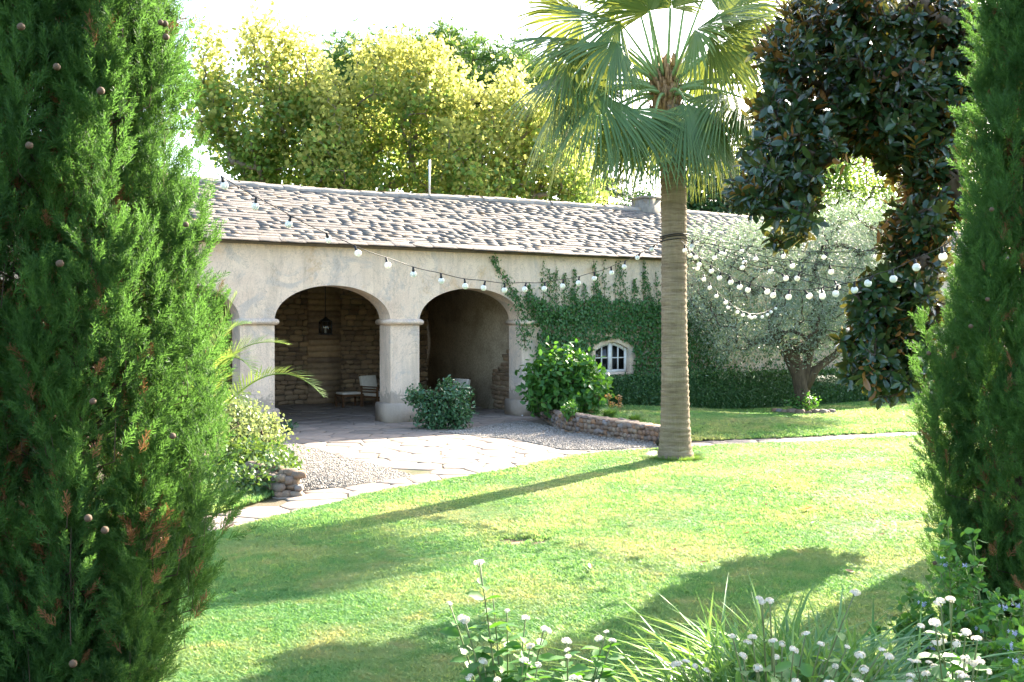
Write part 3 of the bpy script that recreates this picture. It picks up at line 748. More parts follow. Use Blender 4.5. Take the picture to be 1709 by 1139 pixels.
pieces(roof, 'slate', SLA, M['slate'], pos, R, sc, sc[:, 0] / d + 5 * ((px > 345) & (px < 1100)), 300, 'slates')
t = T0
while t < T1:                                # lumpy mortared ridge
    w = rs.uniform(.4, .7); m = MB(); K = 7
    xs_ = np.linspace(0, w * 1.03, 4); V = []
    for x in xs_:
        hh = .13 + rs.uniform(-.02, .03); wv = .26 + rs.uniform(-.04, .04)
        V += [(x, wv * math.cos(a_) * (1 if True else 1), hh * math.sin(a_) - .05 + .05 * float(vnoise(np.array((t + x) * .5), np.array(3.), 12))) for a_ in np.linspace(-.25, math.pi + .25, K)]
    Q = [(i * K + j + 1, i * K + j, (i + 1) * K + j, (i + 1) * K + j + 1) for i in range(3) for j in range(K - 1)]
    m.add(V, Q=Q); o = m.build('ridge_stone', M['ridge'], roof, smooth=True); o.location = (t, RID, roof_z(RID) - .02); t += w
# chimney and pole on the ridge
tc, _ = WALL(1077, 360, RID); m = MB(); zc = roof_z(RID)
m.box((tc - .32, RID - .36, zc - .6), (tc + .32, RID + .3, zc + .36)); ch = m.build('chimney', M['chimney'], roof)
m = MB(); m.box((tc - .37, RID - .41, zc + .36), (tc + .37, RID + .35, zc + .43)); m.build('chimney_cap', M['chimney'], roof)
tp, _ = WALL(717, 320, RID); m = MB(); m.tube([(tp, RID, zc - .1), (tp, RID, zc + 1.0)], .028, 8); m.build('mast', M['metal'], roof)

# ------------------------------------------------------------------ low walls and loose stones
def cobble_wall(name, label, path, hts, thick, rs, size=(.10, .20), cap=None):
    """drystone wall along a ground polyline: every stone of both faces and ends is a part"""
    o = thing(name, label, 'wall', (*path[0], 0)); base = np.asarray(path[0])
    P = [np.asarray(p) - base for p in path]
    pos = []; Rm = []; sc = []
    core = MB()
    for (a, b), (ha, hb) in zip(zip(P, P[1:]), zip(hts, hts[1:])):
        d = b - a; Ln = np.linalg.norm(d); d = d / Ln; nv = np.array((d[1], -d[0]))
        an = math.atan2(d[1], d[0]); Rz = np.array([[math.cos(an), -math.sin(an), 0], [math.sin(an), math.cos(an), 0], [0, 0, 1]])
        c = [a + nv * (thick/2 - .07), b + nv * (thick/2 - .07), b - nv * (thick/2 - .07), a - nv * (thick/2 - .07)]
        V = [(*q, -.05) for q in c] + [(*q, h - .05) for q, h in zip(c, (ha, hb, hb, ha))]
        core.add(V, Q=[(0,3,2,1),(4,5,6,7),(0,1,5,4),(1,2,6,5),(2,3,7,6),(3,0,4,7)])
        for side in (1, -1):
            z = -.02
            while z < max(ha, hb) - .03:
                h = rs.uniform(.085, .13); t = -rs.uniform(0, .1)
                while t < Ln:
                    w = rs.uniform(*size); hh = ha + (hb - ha) * min(1, max(0, t / Ln))
                    if z + h * .7 < hh and (side == 1 or rs.rand() < .5):
                        q = a + d * (t + w / 2) + nv * side * (thick / 2 - .06 + rs.uniform(-.015, .02))
                        pos.append((*q, z + h / 2 + rs.normal(0, .01))); a2 = rs.normal(0, .18)
                        Ry = np.array([[math.cos(a2), 0, math.sin(a2)], [0, 1, 0], [-math.sin(a2), 0, math.cos(a2)]])
                        Rm.append(Rz @ Ry); sc.append((w * 1.0, rs.uniform(.12, .18), h * rs.uniform(.95, 1.25)))
                    t += w * .96
                z += h * .95
        t = 0
        while t < Ln and cap:                # flat capping stones
            w = rs.uniform(.14, .27); hh = ha + (hb - ha) * min(1, t / Ln); q = a + d * (t + w / 2)
            pos.append((*q, hh - .02)); Rm.append(Rz); sc.append((w * 1.05, thick * rs.uniform(.95, 1.1), .09)); t += w * .96
    core.build('core', M['mortar'], o)
    pos = np.asarray(pos); pieces(o, 'stone', COB, M['cobble'], pos, np.asarray(Rm), np.asarray(sc), np.asarray(sc)[:, 0], 300, 'stones', smooth=True)
    return o
rs = np.random.RandomState(21)
cobble_wall('fieldstone_wall', 'low curved fieldstone wall holding the hydrangea bed beside the gravel', [wall_a + (wall_b - wall_a) * .02, wall_a + (wall_b - wall_a) * .5, wall_b + np.array((-.02, .1)), wall_c + np.array((.12, -.02))], [.30, .33, .40, .33], .34, rs, (.09, .17), True)
lw = G(478, 829)[:2]
cobble_wall('rounded_stone_wall', 'short stub of rounded river stones at the end of the shrub bed', [lw, lw + HN[:2] * .9 + HD[:2] * -.15], [.33, .38], .30, rs, (.10, .2), False)
# the stub's end that faces the path
stub = [o for o in COL.objects if o.name.startswith('rounded_stone_wall')][0]
pos = []; sc = []
for r_ in range(4):
    for c_ in range(3):
        pos.append((-.11 + .12 * c_ + rs.normal(0, .02) + (.05 if r_ % 2 else 0), .0 + rs.uniform(-.06, .03) + .03 * r_, .035 + .085 * r_ + rs.normal(0, .012))); sc.append((rs.uniform(.10, .20), .14, rs.uniform(.07, .12)))
pieces(stub, 'stone', COB, M['cobble'], np.asarray(pos), np.tile(np.eye(3), (len(pos), 1, 1)), np.asarray(sc), np.ones(len(pos)), 300, 'stones', smooth=True)

# ------------------------------------------------------------------ leaf templates and plant builders
LEAF = tmpl([(0,0,0),(-.26,.38,.05),(.26,.38,.05),(0,.42,-.03),(-.2,.72,.03),(.2,.72,.03),(0,1,-.06)], [(0,3,1),(0,2,3),(4,3,6),(3,5,6),(1,3,4),(3,2,5)])
LEAF4 = tmpl([(0,0,0),(-.3,.48,.06),(.3,.48,.06),(0,1,0)], [(0,2,1),(1,2,3)])
SLIM = tmpl([(0,0,0),(-.11,.45,0),(.11,.45,0),(0,1,.02)], [(0,2,1),(1,2,3)])
LOBED = tmpl([(0,0,0),(-.42,.18,.02),(-.3,.5,.05),(-.5,.78,0),(0,.62,-.04),(.42,.18,.02),(.3,.5,.05),(.5,.78,0),(0,1.05,0)],
             [(0,4,1),(1,4,2),(2,4,3),(3,4,8),(0,5,4),(5,6,4),(6,7,4),(7,8,4)])
def needle_tuft(n, seed):
    r = np.random.RandomState(seed); V = []; T = []
    for k in range(n):
        d = nrm(np.array((r.normal(0, .8), r.normal(0, .8), r.uniform(.15, 1)))); s = nrm(np.cross(d, r.normal(0, 1, 3))) * .035
        i = len(V); V += [-s, s, d * r.uniform(.7, 1)]; T.append((i, i + 1, i + 2))
    return tmpl(V, T)
def ell(px, py, rx, ry, Y, rd=None):         # crown ellipsoid seen at a pixel, at depth Y
    k = Y / F; return (AT(px, py, Y), np.array((rx * k, rd if rd else (rx + ry) / 2 * k, ry * k)))
def sample_ell(E, n, rs, shell=.35):
    vol = np.array([e[1].prod() ** .8 for e in E]); ch = rs.choice(len(E), n, p=vol / vol.sum())
    u = nrm(rs.normal(0, 1, (n, 3))); r = rs.uniform(shell, 1, (n, 1)) ** (1 / 2.2)
    return np.stack([E[i][0] for i in ch]) + u * r * np.stack([E[i][1] for i in ch])
def skeleton(trunk, centers, rs, rtip=.012, expo=.46, sag=.0, maxr=None):
    nodes = [np.asarray(p, float) for p in trunk]; par = [-1] + list(range(len(trunk) - 1))
    origin = nodes[-1]; order = np.argsort(np.linalg.norm(centers - origin, axis=1)); tips = {}
    lo = max(1, len(trunk) // 2) if len(trunk) > 2 else 0
    for ci in order:
        c = centers[ci]; A = np.stack(nodes); D = np.linalg.norm(A - c, axis=1)
        D = D + .35 * np.maximum(0, A[:, 2] - c[2]) + .12 * np.linalg.norm(A - origin, axis=1) * -.2
        D[:lo] += 100
        j = int(np.argmin(D)); a = nodes[j]; Ld = np.linalg.norm(c - a)
        m1 = a + (c - a) * .36 + rs.normal(0, .06, 3) * Ld + np.array((0, 0, .05 * Ld)); m2 = a + (c - a) * .7 + rs.normal(0, .05, 3) * Ld + np.array((0, 0, .05 * Ld))
        for q in (m1, m2, c): nodes.append(q); par.append(j); j = len(nodes) - 1
        tips[ci] = j
    cnt = np.zeros(len(nodes))
    for j in tips.values():
        while j >= 0: cnt[j] += 1; j = par[j]
    r = rtip * np.maximum(cnt, 1) ** expo
    if maxr: r = np.minimum(r, maxr)
    return np.stack(nodes), par, r, tips
def skel_mesh(nodes, par, r, base, n=5):
    mb = MB()
    for i, p in enumerate(par):
        if p < 0: continue
        mb.tube([nodes[p] - base, nodes[i] - base], [min(r[p], r[i] * 1.35), r[i]], n if r[i] > .03 else 3, cap=False)
    return mb
def leaf_frames(n, rs, up=.5, droop=0.0, out=None):
    nz = nrm(rs.normal(0, 1, (n, 3)) + np.array((0, 0, up)) + (0 if out is None else out))
    y = rs.normal(0, 1, (n, 3)) + np.array((0, 0, -droop)); 
    return frame_y(y, nz)
def tree(name, label, base, trunk, E, ncl, lpc, cr, lsize, mats, rs, tm=LEAF4, bark='palebark', rtip=.012, up=.5, droop=0.0, shell=.35, group=None, cat='tree', yellow=None, trunkname='trunk', crownname='crown', maxr=None):
    base = np.asarray(base, float); o = thing(name, label, cat, base, 0, group)
    C = sample_ell(E, ncl, rs, shell)
    nodes, par, r, tips = skeleton([np.asarray(t) for t in trunk], C, rs, rtip, maxr=maxr)
    skel_mesh(nodes, par, r, base).build(trunkname, M[bark], o, smooth=True)
    X = np.repeat(C, lpc, 0) + rs.normal(0, 1, (ncl * lpc, 3)) * cr * np.array((1, 1, .85))
    s = rs.uniform(*lsize, len(X)); R = leaf_frames(len(X), rs, up, droop)
    sel = np.zeros(len(X), bool) if yellow is None else yellow(X, rs)
    for nm, mt, ii in ((crownname, mats[0], ~sel), ('pale_' + crownname, mats[-1], sel)):
        if ii.sum():
            mb = MB(); mb.scatter(tm, X[ii] - base, R[ii], s[ii]); mb.build(nm, M[mt], o)
    return o

# ------------------------------------------------------------------ trees behind the house
rs = np.random.RandomState(41)
def yel(z0, z1, pmax=.92):
    return lambda X, rs: rs.uniform(0, 1, len(X)) < np.clip((X[:, 2] - z0) / (z1 - z0), .06, 1) * pmax
YT = [
 ('tall yellowing tree behind the left end of the slate roof', 420, 36, [(358,105,26,56),(440,90,34,52),(500,115,32,58),(350,190,36,55),(430,200,85,80),(500,210,60,70),(425,265,52,45),(480,290,75,45),(545,190,28,60)]),
 ('broad yellowing tree rising behind the middle of the roof ridge', 640, 37, [(620,100,30,45),(660,100,34,45),(700,120,35,50),(740,130,26,50),(640,180,60,60),(710,200,55,60),(600,240,50,50),(670,270,75,50),(755,190,30,60),(575,290,45,35)]),
 ('small yellow green tree between the two tall yellowing trees', 560, 35, [(556,170,14,50),(560,225,28,45),(545,270,40,45),(575,305,50,30)]),
 ('bright green tree behind the roof mast', 780, 36, [(795,180,24,42),(770,250,45,50),(820,250,45,55),(780,305,70,35),(720,300,45,30)]),
 ('loose yellow green tree beside the drooping palm fronds', 890, 37, [(852,150,16,46),(875,200,35,50),(915,225,40,50),(870,280,50,45),(940,290,50,40),(970,315,45,28),(840,310,50,25)]),
]
for lab, px, Y, els in YT:
    E = [ell(a, b, c, d, Y + rs.uniform(-.8, .8), 1.0 + .8 * c / 60) for a, b, c, d in els]
    b = AT(px, 600, Y); b[2] = -.05
    top = AT(px, 330, Y); tr = [b, b + (top - b) * .5 + (rs.normal(0, .1), 0, 0), top]
    zt = AT(px, min(e[1] - e[3] for e in els), Y)[2]
    tree('garden_tree', lab, b, tr, E, (44 if px < 500 else 34) * len(els), 40, .33, (.10, .18), ('midgreen', 'yellowgreen'), rs, LOBED, 'palebark', .014, .35, .35, .3, 'yellowing trees behind the house', yellow=yel(zt - 6.0, zt - .9, 1.0))
# stone pine
Y = 52; E = [ell(*e, Y + rs.uniform(-2, 2), 3.2) for e in [(740,110,60,40),(820,120,70,36),(680,120,60,45),(600,130,55,45),(570,160,28,55),(640,170,60,50),(760,170,80,45),(880,150,60,35),(940,170,50,35),(860,200,80,45),(950,215,60,40),(700,220,70,40)]]
b = AT(760, 600, Y); b[2] = -.05
TUFT = needle_tuft(14, 3)
o = thing('stone_pine', 'rounded deep green pine rising behind the yellowing trees', 'tree', b)
C = sample_ell(E, 640, rs, .55); nodes, par, r, tips = skeleton([b, b + (0, 0, 5), b + (0.3, 0, 9)], C, rs, .02)
skel_mesh(nodes, par, r, b).build('trunk', M['bark'], o, smooth=True)
X = np.repeat(C, 12, 0) + rs.normal(0, .42, (640 * 12, 3)); mb = MB()
mb.scatter(TUFT, X - b, basis(nrm(rs.normal(0, .5, (len(X), 3)) + (0, 0, 1)), rs.uniform(0, 6, len(X))), rs.uniform(.45, .8, len(X))); mb.build('crown', M['pine'], o)
# dark conifers and other trees at the right, behind the house
def conifer(label, px, pytop, Y, wid, rs, mat='darkfir', n=110):
    b = AT(px, 600, Y); b[2] = -.05; top = AT(px, pytop, Y); H = top[2] - b[2]
    o = thing('cedar_tree', label, 'tree', b, 0, 'dark conifers behind the house'); tb = MB(); tb.tube([(0,0,0), (0,0,H*.5), (0,0,H)], [.28,.18,.03], 7); X = []; Dv = []
    for k in range(n):
        u = rs.uniform(.12, 1) ** .8; a = rs.uniform(0, 6.28); Lb = wid * (1.05 - u) * rs.uniform(.7, 1.15) + .3; z = u * H
        d = np.array((math.cos(a), math.sin(a), rs.uniform(-.05, .25))); p1 = np.array((0, 0, z)) + d * Lb - np.array((0, 0, .12 * Lb))
        tb.tube([(0, 0, z), (np.array((0, 0, z)) + p1) / 2 + (0, 0, .05 * Lb), p1], [.04, .025, .008], 3, cap=False)
        q = int(26 * Lb); f = rs.uniform(.15, 1, q)
        X.append(np.array((0, 0, z)) + (p1 - (0, 0, z)) * f[:, None] + rs.normal(0, .16, (q, 3)) * (1, 1, .5)); Dv.append(np.tile(d, (q, 1)))
    tb.build('trunk', M['bark'], o, smooth=True); X = np.concatenate(X); mb = MB()
    mb.scatter(TUFT, X, basis(nrm(np.concatenate(Dv) + rs.normal(0, .6, X.shape)), rs.uniform(0, 6, len(X))), rs.uniform(.22, .42, len(X))); mb.build('crown', M[mat], o)
conifer('dark cedar with drooping boughs behind the palm trunk', 1165, 130, 48, 3.0, rs)
conifer('dark cedar standing behind the house chimney', 1010, 75, 54, 3.4, rs, n=60)
conifer('tall dark cedar behind the magnolia crown', 1265, 150, 50, 3.4, rs)
for lab, px, Y, els, mt, nm in [
  ('rounded green tree behind the olive tree seen under the magnolia', 1420, 44, [(1400,300,60,55),(1450,290,55,50),(1360,290,40,50),(1430,390,80,50),(1370,390,50,45),(1500,360,50,60)], 'midgreen', 'garden_tree'),
  ('tall green tree behind the right cypress and magnolia', 1560, 46, [(1540,320,60,70),(1600,280,60,70),(1570,400,80,70),(1650,350,60,90),(1500,420,60,50)], 'midgreen', 'garden_tree'),
  ('dense dark evergreen behind the right end of the roof', 1320, 46, [(1300,330,50,60),(1340,380,60,50),(1270,380,50,45),(1330,440,70,40)], 'hedge', 'evergreen_tree'),
  ('dense dark evergreen behind the palm trunk and roof ridge', 1200, 47, [(1190,330,60,45),(1240,320,50,60),(1150,345,50,35),(1210,285,40,40),(1080,345,40,22)], 'hedge', 'evergreen_tree'),
  ('dark evergreen beyond the far end of the house', 1760, 42, [(1720,330,70,90),(1800,300,80,120),(1740,430,80,80),(1860,400,80,120)], 'hedge', 'evergreen_tree')]:
    E = [ell(*e, Y + rs.uniform(-1, 1), 1.8) for e in els]; b = AT(px, 600, Y); b[2] = -.05; top = AT(px, max(e[1] for e in els), Y)
    tree(nm, lab, b, [b, (b + top) / 2, top], E, 50 * len(els), 34, .42, (.13, .24), (mt,), rs, LEAF4, 'bark', .015, .5, .2)

# ------------------------------------------------------------------ olive tree with its ring of stones
ob = G(1338, 690); ob[2] = float(back_z(np.array(ob[0]), np.array(ob[1]))) - .02; OY = ob[1]
E = [ell(*e, OY + dy, 1.5) for *e, dy in [(1200,420,55,50,1),(1180,490,50,55,.5),(1260,440,70,55,0),(1260,530,75,50,-.6),(1340,420,70,50,1),(1340,500,80,55,-.5),(1420,400,55,55,1),(1470,410,45,50,1.5),(1400,460,70,60,0),(1410,540,60,45,-.4),(1320,560,60,30,0),(1220,560,40,35,-.3),(1450,500,60,60,.5),(1290,395,60,28,1.2),(1480,370,22,28,1.4),(1400,362,24,26,1.2)]]
ot = thing('olive_tree', 'silvery olive tree with forked trunk standing before the hedge', 'tree', ob)
C = sample_ell(E, 640, rs, .3)
trunk = [ob, ob + (.02, 0, .55), AT(1332, 610, OY)]
nodes, par, r, tips = skeleton(trunk + [AT(1312, 585, OY)], C, rs, .010)
for a in ([(1336, 640), (1345, 605), (1352, 575)], [(1340, 640), (1370, 605), (1400, 590), (1425, 575)]):
    pass
mb = skel_mesh(nodes, par, r, ob, 7)
for pts, rr in (([ob, ob + (0, 0, .5), AT(1330, 625, OY), AT(1316, 600, OY), AT(1306, 575, OY), AT(1296, 540, OY)], [.24, .19, .15, .12, .09, .05]),
                ([AT(1340, 655, OY), AT(1344, 625, OY), AT(1352, 590, OY), AT(1362, 540, OY)], [.17, .13, .10, .05]),
                ([AT(1342, 650, OY), AT(1362, 615, OY), AT(1395, 592, OY), AT(1420, 560, OY)], [.15, .12, .09, .05])):
    mb.tube(np.asarray(pts) - ob, rr, 8)
mb.build('trunk', M['bark'], ot, smooth=True)
X = np.repeat(C, 105, 0) + rs.normal(0, .26, (640 * 105, 3)); mb = MB()
mb.scatter(SLIM, X - ob, frame_y(rs.normal(0, .8, X.shape) + (0, 0, .5), rs.normal(0, 1, X.shape)), rs.uniform(.07, .115, len(X))); mb.build('crown', M['olive'], ot)
for k in range(11):
    a = -2.9 + k * 2.7 / 10 * 1.0; rr = rs.uniform(.62, .74); x, y = ob[0] + math.cos(a) * rr * 1.15, ob[1] + math.sin(a) * rr * .8
    s_ = rs.uniform(.17, .27); z = float(back_z(np.array(x), np.array(y)))
    t_ = COB[k % 7]; m_ = mesh_np('edging_stone', t_[0] * (s_, s_ * .85, s_ * .72), t_[1], t_[2], True)
    o = obj('edging_stone', m_, M['cobble']); o.location = (x, y, z + s_ * .2); o.rotation_euler = (0, 0, rs.uniform(0, 3))
    tag(o, 'pale rounded stone in the ring around the olive trunk', 'stone', 'stones ringing the olive tree')

def shrub(name, label, base, E, ncl, lpc, cr, lsize, mat, rs, tm=LEAF, stem='bark', up=.8, leafparts=0, cat='shrub', out=True, group=None, rtip=.004, shell=.5):
    base = np.asarray(base, float); o = thing(name, label, cat, base, 0, group)
    C = sample_ell(E, ncl, rs, shell); nodes, par, r, tips = skeleton([base, base + (0, 0, .05)], C, rs, rtip)
    skel_mesh(nodes, par, r, base, 4).build('stems', M[stem], o, smooth=True, kind='stuff')
    X = np.repeat(C, lpc, 0) + rs.normal(0, 1, (ncl * lpc, 3)) * cr; X[:, 2] = np.maximum(X[:, 2], base[2] + .03)
    cen = np.mean([e[0] for e in E], 0); outv = nrm(X - cen) * 1.1
    R = leaf_frames(len(X), rs, up, .1, outv if out else None); s = rs.uniform(*lsize, len(X))
    if leafparts:
        rank = s / np.linalg.norm(X - (0, 0, CAM_H), axis=1) + .02 * np.sum(outv * nrm(np.array((0, 0, CAM_H)) - X), 1)
        pieces(o, 'leaf', [tm], M[mat], X - base, R, s, rank, leafparts, 'foliage')
    else:
        mb = MB(); mb.scatter(tm, X - base, R, s); mb.build('foliage', M[mat], o)
    return o

# small plant in the stone ring
shrub('ground_plant', 'low leafy plant inside the stone ring under the olive', ob + (.0, -.35, .02), [ell(1345, 672, 22, 12, OY - .35, .25), ell(1325, 678, 16, 8, OY - .3, .2)], 40, 10, .06, (.05, .10), 'hydrangea', rs, LEAF)

# ------------------------------------------------------------------ hedge along the house
hp0 = HB(5.4, -1.15); hp1 = HB(19.5, -1.15); hd = nrm(hp1 - hp0); hn = np.array((-hd[1], hd[0], 0)); HLn = np.linalg.norm(hp1 - hp0)
hedge = thing('clipped_hedge', 'long low clipped dark green hedge in front of the ivy wall', 'hedge', hp0)
n = 30000; f = rs.choice(3, n, p=[.55, .35, .1]); t = rs.uniform(0, HLn, n); v = rs.uniform(0, 1, n); wd = .34
hh = .98 + .05 * vnoise(t * 1.7, t * 0, 5)
X = np.where(f[:, None] == 0, t[:, None] * hd - hn * wd + np.c_[t * 0, t * 0, v * hh], np.where(f[:, None] == 1, t[:, None] * hd + hn * ((v * 2 - 1) * wd)[:, None] + np.c_[t * 0, t * 0, hh], t[:, None] * hd + hn * wd + np.c_[t * 0, t * 0, v * hh]))
X += rs.normal(0, .045, X.shape); outv = np.where(f[:, None] == 0, -hn, np.where(f[:, None] == 1, np.array((0, 0, 1.)), hn))
mb = MB(); mb.scatter(LEAF4, X, leaf_frames(n, rs, .3, 0, outv), rs.uniform(.05, .085, n)); mb.build('foliage', M['hedge'], hedge)
core = MB(); c4 = [hd * .3 - hn * (wd - .1), hd * (HLn - .3) - hn * (wd - .1), hd * (HLn - .3) + hn * (wd - .1), hd * .3 + hn * (wd - .1)]
core.add([q for q in c4] + [q + (0, 0, .88) for q in c4], Q=[(0,3,2,1),(4,5,6,7),(0,1,5,4),(1,2,6,5),(2,3,7,6),(3,0,4,7)])
core.build('inner_twigs', M['hedge'], hedge)

# ------------------------------------------------------------------ ivy on the front wall
ivy = thing('ivy', 'dense dark ivy climbing the house wall around the arched window', 'climber', HB(4.6, -.05), HANG)
rs = np.random.RandomState(77); LX = []; SX = []
tend = [((883,560),(868,505),(845,470),(816,432)), ((880,520),(850,480),(828,440),(822,428)), ((878,580),(866,540),(860,500),(838,478))]
for px in (880,893,905,918,930,942,955,966,978,990,1003,1014,1026,1038,1050,1062,1072,1083,1092,1100,1160,1180,1200,1220,1240,1262,1290,1320,1350,1380):
    top = rs.uniform(432, 490); lean = rs.uniform(-14, 6)
    tend.append(((px, 540), (px + lean * .4, 505), (px + lean * .8, (505 + top) / 2), (px + lean, top)))
stems = MB()
for pts in tend:
    P = np.asarray([WALL(*p) for p in pts]); 
    fine = np.stack([np.interp(np.linspace(0, 3, 16), range(4), P[:, k]) for k in (0, 1)], 1); fine += rs.normal(0, .02, fine.shape)
    stems.tube(np.c_[fine[:, 0] - 4.6, np.full(16, .04), fine[:, 1]], np.linspace(.010, .003, 16), 4)
    k = int(rs.uniform(110, 300)); u = rs.uniform(0, 1, k) ** 1.5 * 15; w = .02 + .12 * (1 - u / 15)
    LX.append(np.c_[np.interp(u, range(16), fine[:, 0]) + rs.normal(0, 1, k) * w, rs.uniform(-.10, -.01, k), np.interp(u, range(16), fine[:, 1]) + rs.normal(0, .04, k)]); SX.append(rs.uniform(.045, .085, k))
n = 52000; t = rs.uniform(3.75, 21, n); z = rs.uniform(.05, 3.3, n)
edge = 3.05 + .16 * vnoise(t * 2.2, t * 0, 8) + .1 * vnoise(t * 6, t * 0, 3); lo = 4.05 + .18 * vnoise(z * 3, z * 0, 2) - np.clip(z - 2.3, 0, 1) * .45
win_ = (t > WIN[0] - .1 + .06 * vnoise(z * 7, z * 0, 4)) & (t < WIN[1] + .12) & (z > WIN[2] - .16) & (z < WIN[3] + WIN[4] + .12 - .5 * ((t - (WIN[0] + WIN[1]) / 2) / .6) ** 2 * .3)
ok = (z < edge) & (t > lo) & ~win_ & ((t < 10.5) | (rs.uniform(0, 1, n) < .3)); t, z = t[ok], z[ok]; n = len(t)
bulge = .16 + .12 * vnoise(t * 1.6, z * 1.9, 6)
LX.append(np.c_[t, -rs.uniform(.1, 1, n) * np.clip(bulge, .05, .4), z]); SX.append(rs.uniform(.06, .12, n))
X = np.concatenate(LX); S = np.concatenate(SX); X[:, 0] -= 4.6; X[:, 1] += .05
R = frame_y(rs.normal(0, .55, X.shape) + (0, 0, -.8), rs.normal(0, .45, X.shape) + (0, -1, .35))
mb = MB(); mb.scatter(LEAF4, X, R, S); mb.build('foliage', M['ivy'], ivy)
stems.build('stems', M['bark'], ivy, smooth=True, kind='stuff')

# ------------------------------------------------------------------ hydrangea, tufts and shrubs near the house
rs = np.random.RandomState(90)
HY = 24.25; hb = AT(950, 690, HY); hb[2] = .2
E = [ell(*e, HY + dy, .7) for *e, dy in [(935,640,55,42,0),(972,640,34,38,-.2),(942,608,44,28,.1),(905,640,30,38,.2),(975,662,45,28,-.35),(915,668,38,20,-.2)]]
hyd = shrub('hydrangea_bush', 'big rounded hydrangea bush with bright leaves behind the fieldstone wall', hb, E, 330, 10, .11, (.13, .21), 'hydrangea', rs, LEAF, 'bark', .9, 300)
for px, py in ((984,672),(1016,662),(1033,664),(1035,677),(1000,660),(1022,676),(986,690)):
    c = AT(px, py, HY - .75) - hb; m = MB(); X = nrm(rs.normal(0, 1, (46, 3))) * .065 * (1, 1, .8)
    m.scatter(LEAF4, X + c, frame_y(rs.normal(0, 1, X.shape), X), rs.uniform(.035, .05, 46)); m.tube([c, c - (0, -.05, .25)], .006, 4); m.build('dried_flower_head', M['driedbloom'], hyd)
def grass_tuft(label, c, n, hgt, spread, rs, mat='longgrass', width=.008, group=None, name='grass_tuft', r0=0.0):
    o = thing(name, label, 'grass', c, 0, group); mb = MB()
    for k in range(n):
        a = rs.uniform(0, 6.28); d = np.array((math.cos(a), math.sin(a), 0)); h = hgt * rs.uniform(.55, 1.05); sp = spread * rs.uniform(.2, 1.1)
        s = np.array((-d[1], d[0], 0)) * width; b0 = d * (r0 + rs.uniform(0, spread * .3)); V = []
        for u in (0, .35, .7, 1):
            p = b0 + d * sp * u ** 1.7 + np.array((0, 0, h * (u - .38 * u ** 3))); V += [p - s * (1 - u * .95), p + s * (1 - u * .95)]
        mb.add(V, Q=[(0,1,3,2),(2,3,5,4),(4,5,7,6)])
    mb.build('blades', M[mat], o, kind='stuff'); return o
for lab, px, py, n, hg in (('bright arching grass tuft beside the dried hydrangea heads', 1016, 700, 420, .42), ('smaller grass tuft at the back of the fieldstone wall', 1058, 704, 260, .3)):
    c = G(px, py, .26); grass_tuft(lab, c, n, hg, .34, rs)
c = G(900, 706, .02)
shrub('trailing_plant', 'small leafy plant hanging over the fieldstone wall top', G(952, 700, .3), [ell(950, 686, 13, 12, G(952, 700, .3)[1], .15)], 24, 8, .04, (.07, .12), 'hydrangea', rs)
# glossy shrub at the foot of the middle pillar
sb = G(738, 716); E = [ell(*e, sb[1] + dy, .4) for *e, dy in [(735,685,38,26,0),(712,672,26,20,.1),(760,678,24,28,-.05),(748,655,20,16,0),(700,662,18,12,.1),(768,700,20,14,-.1),(718,702,26,14,-.1),(775,655,10,14,0)]]
shrub('glossy_shrub', 'dark glossy evergreen shrub at the foot of the middle pillar', sb, E, 250, 13, .07, (.07, .115), 'glossy', rs, LEAF, 'bark', .6)
sb = G(428, 715); E = [ell(*e, sb[1], .2) for e in [(440,676,9,7),(431,688,9,7),(446,688,12,8),(456,690,9,7)]]
shrub('succulent_shrub', 'small dark succulent shrub before the left pillar plinth', sb, E, 60, 12, .04, (.05, .08), 'glossy', rs, LEAF)
sb = G(482, 722); shrub('strappy_plant', 'tiny strappy plant on the paving beside the left pillar', sb, [ell(480, 714, 9, 7, sb[1], .15)], 22, 6, .04, (.10, .16), 'glossy', rs, SLIM)
# flowering pale shrub at the left
sb = G(415, 800); E = [ell(*e, sb[1] + dy, .7) for *e, dy in [(395,700,38,30,1.8),(425,710,34,22,2.2),(445,725,24,16,2.6),(385,730,40,30,1.2),(365,690,26,28,1.8)]]
shrub('flowering_shrub', 'pale yellow flowering shrub spilling towards the paving', sb + (0, 1.6, 0), E, 260, 20, .09, (.05, .09), 'paleshrub', rs, LEAF4)
E = [ell(*e, sb[1] + dy, .6) for *e, dy in [(400,770,40,30,.6),(440,765,36,24,.8),(425,795,34,20,.2),(470,780,22,16,.6),(385,790,30,22,.2),(455,795,22,14,.2),(428,800,30,22,-1.2),(445,788,24,18,-1.2),(405,805,24,18,-1.0),(462,776,20,10,-.9)]]
shrub('tangled_shrub', 'low tangled green shrub above the rounded river stones', sb + (0, .3, 0), E, 380, 15, .09, (.06, .10), 'shrubmid', rs, LEAF4)

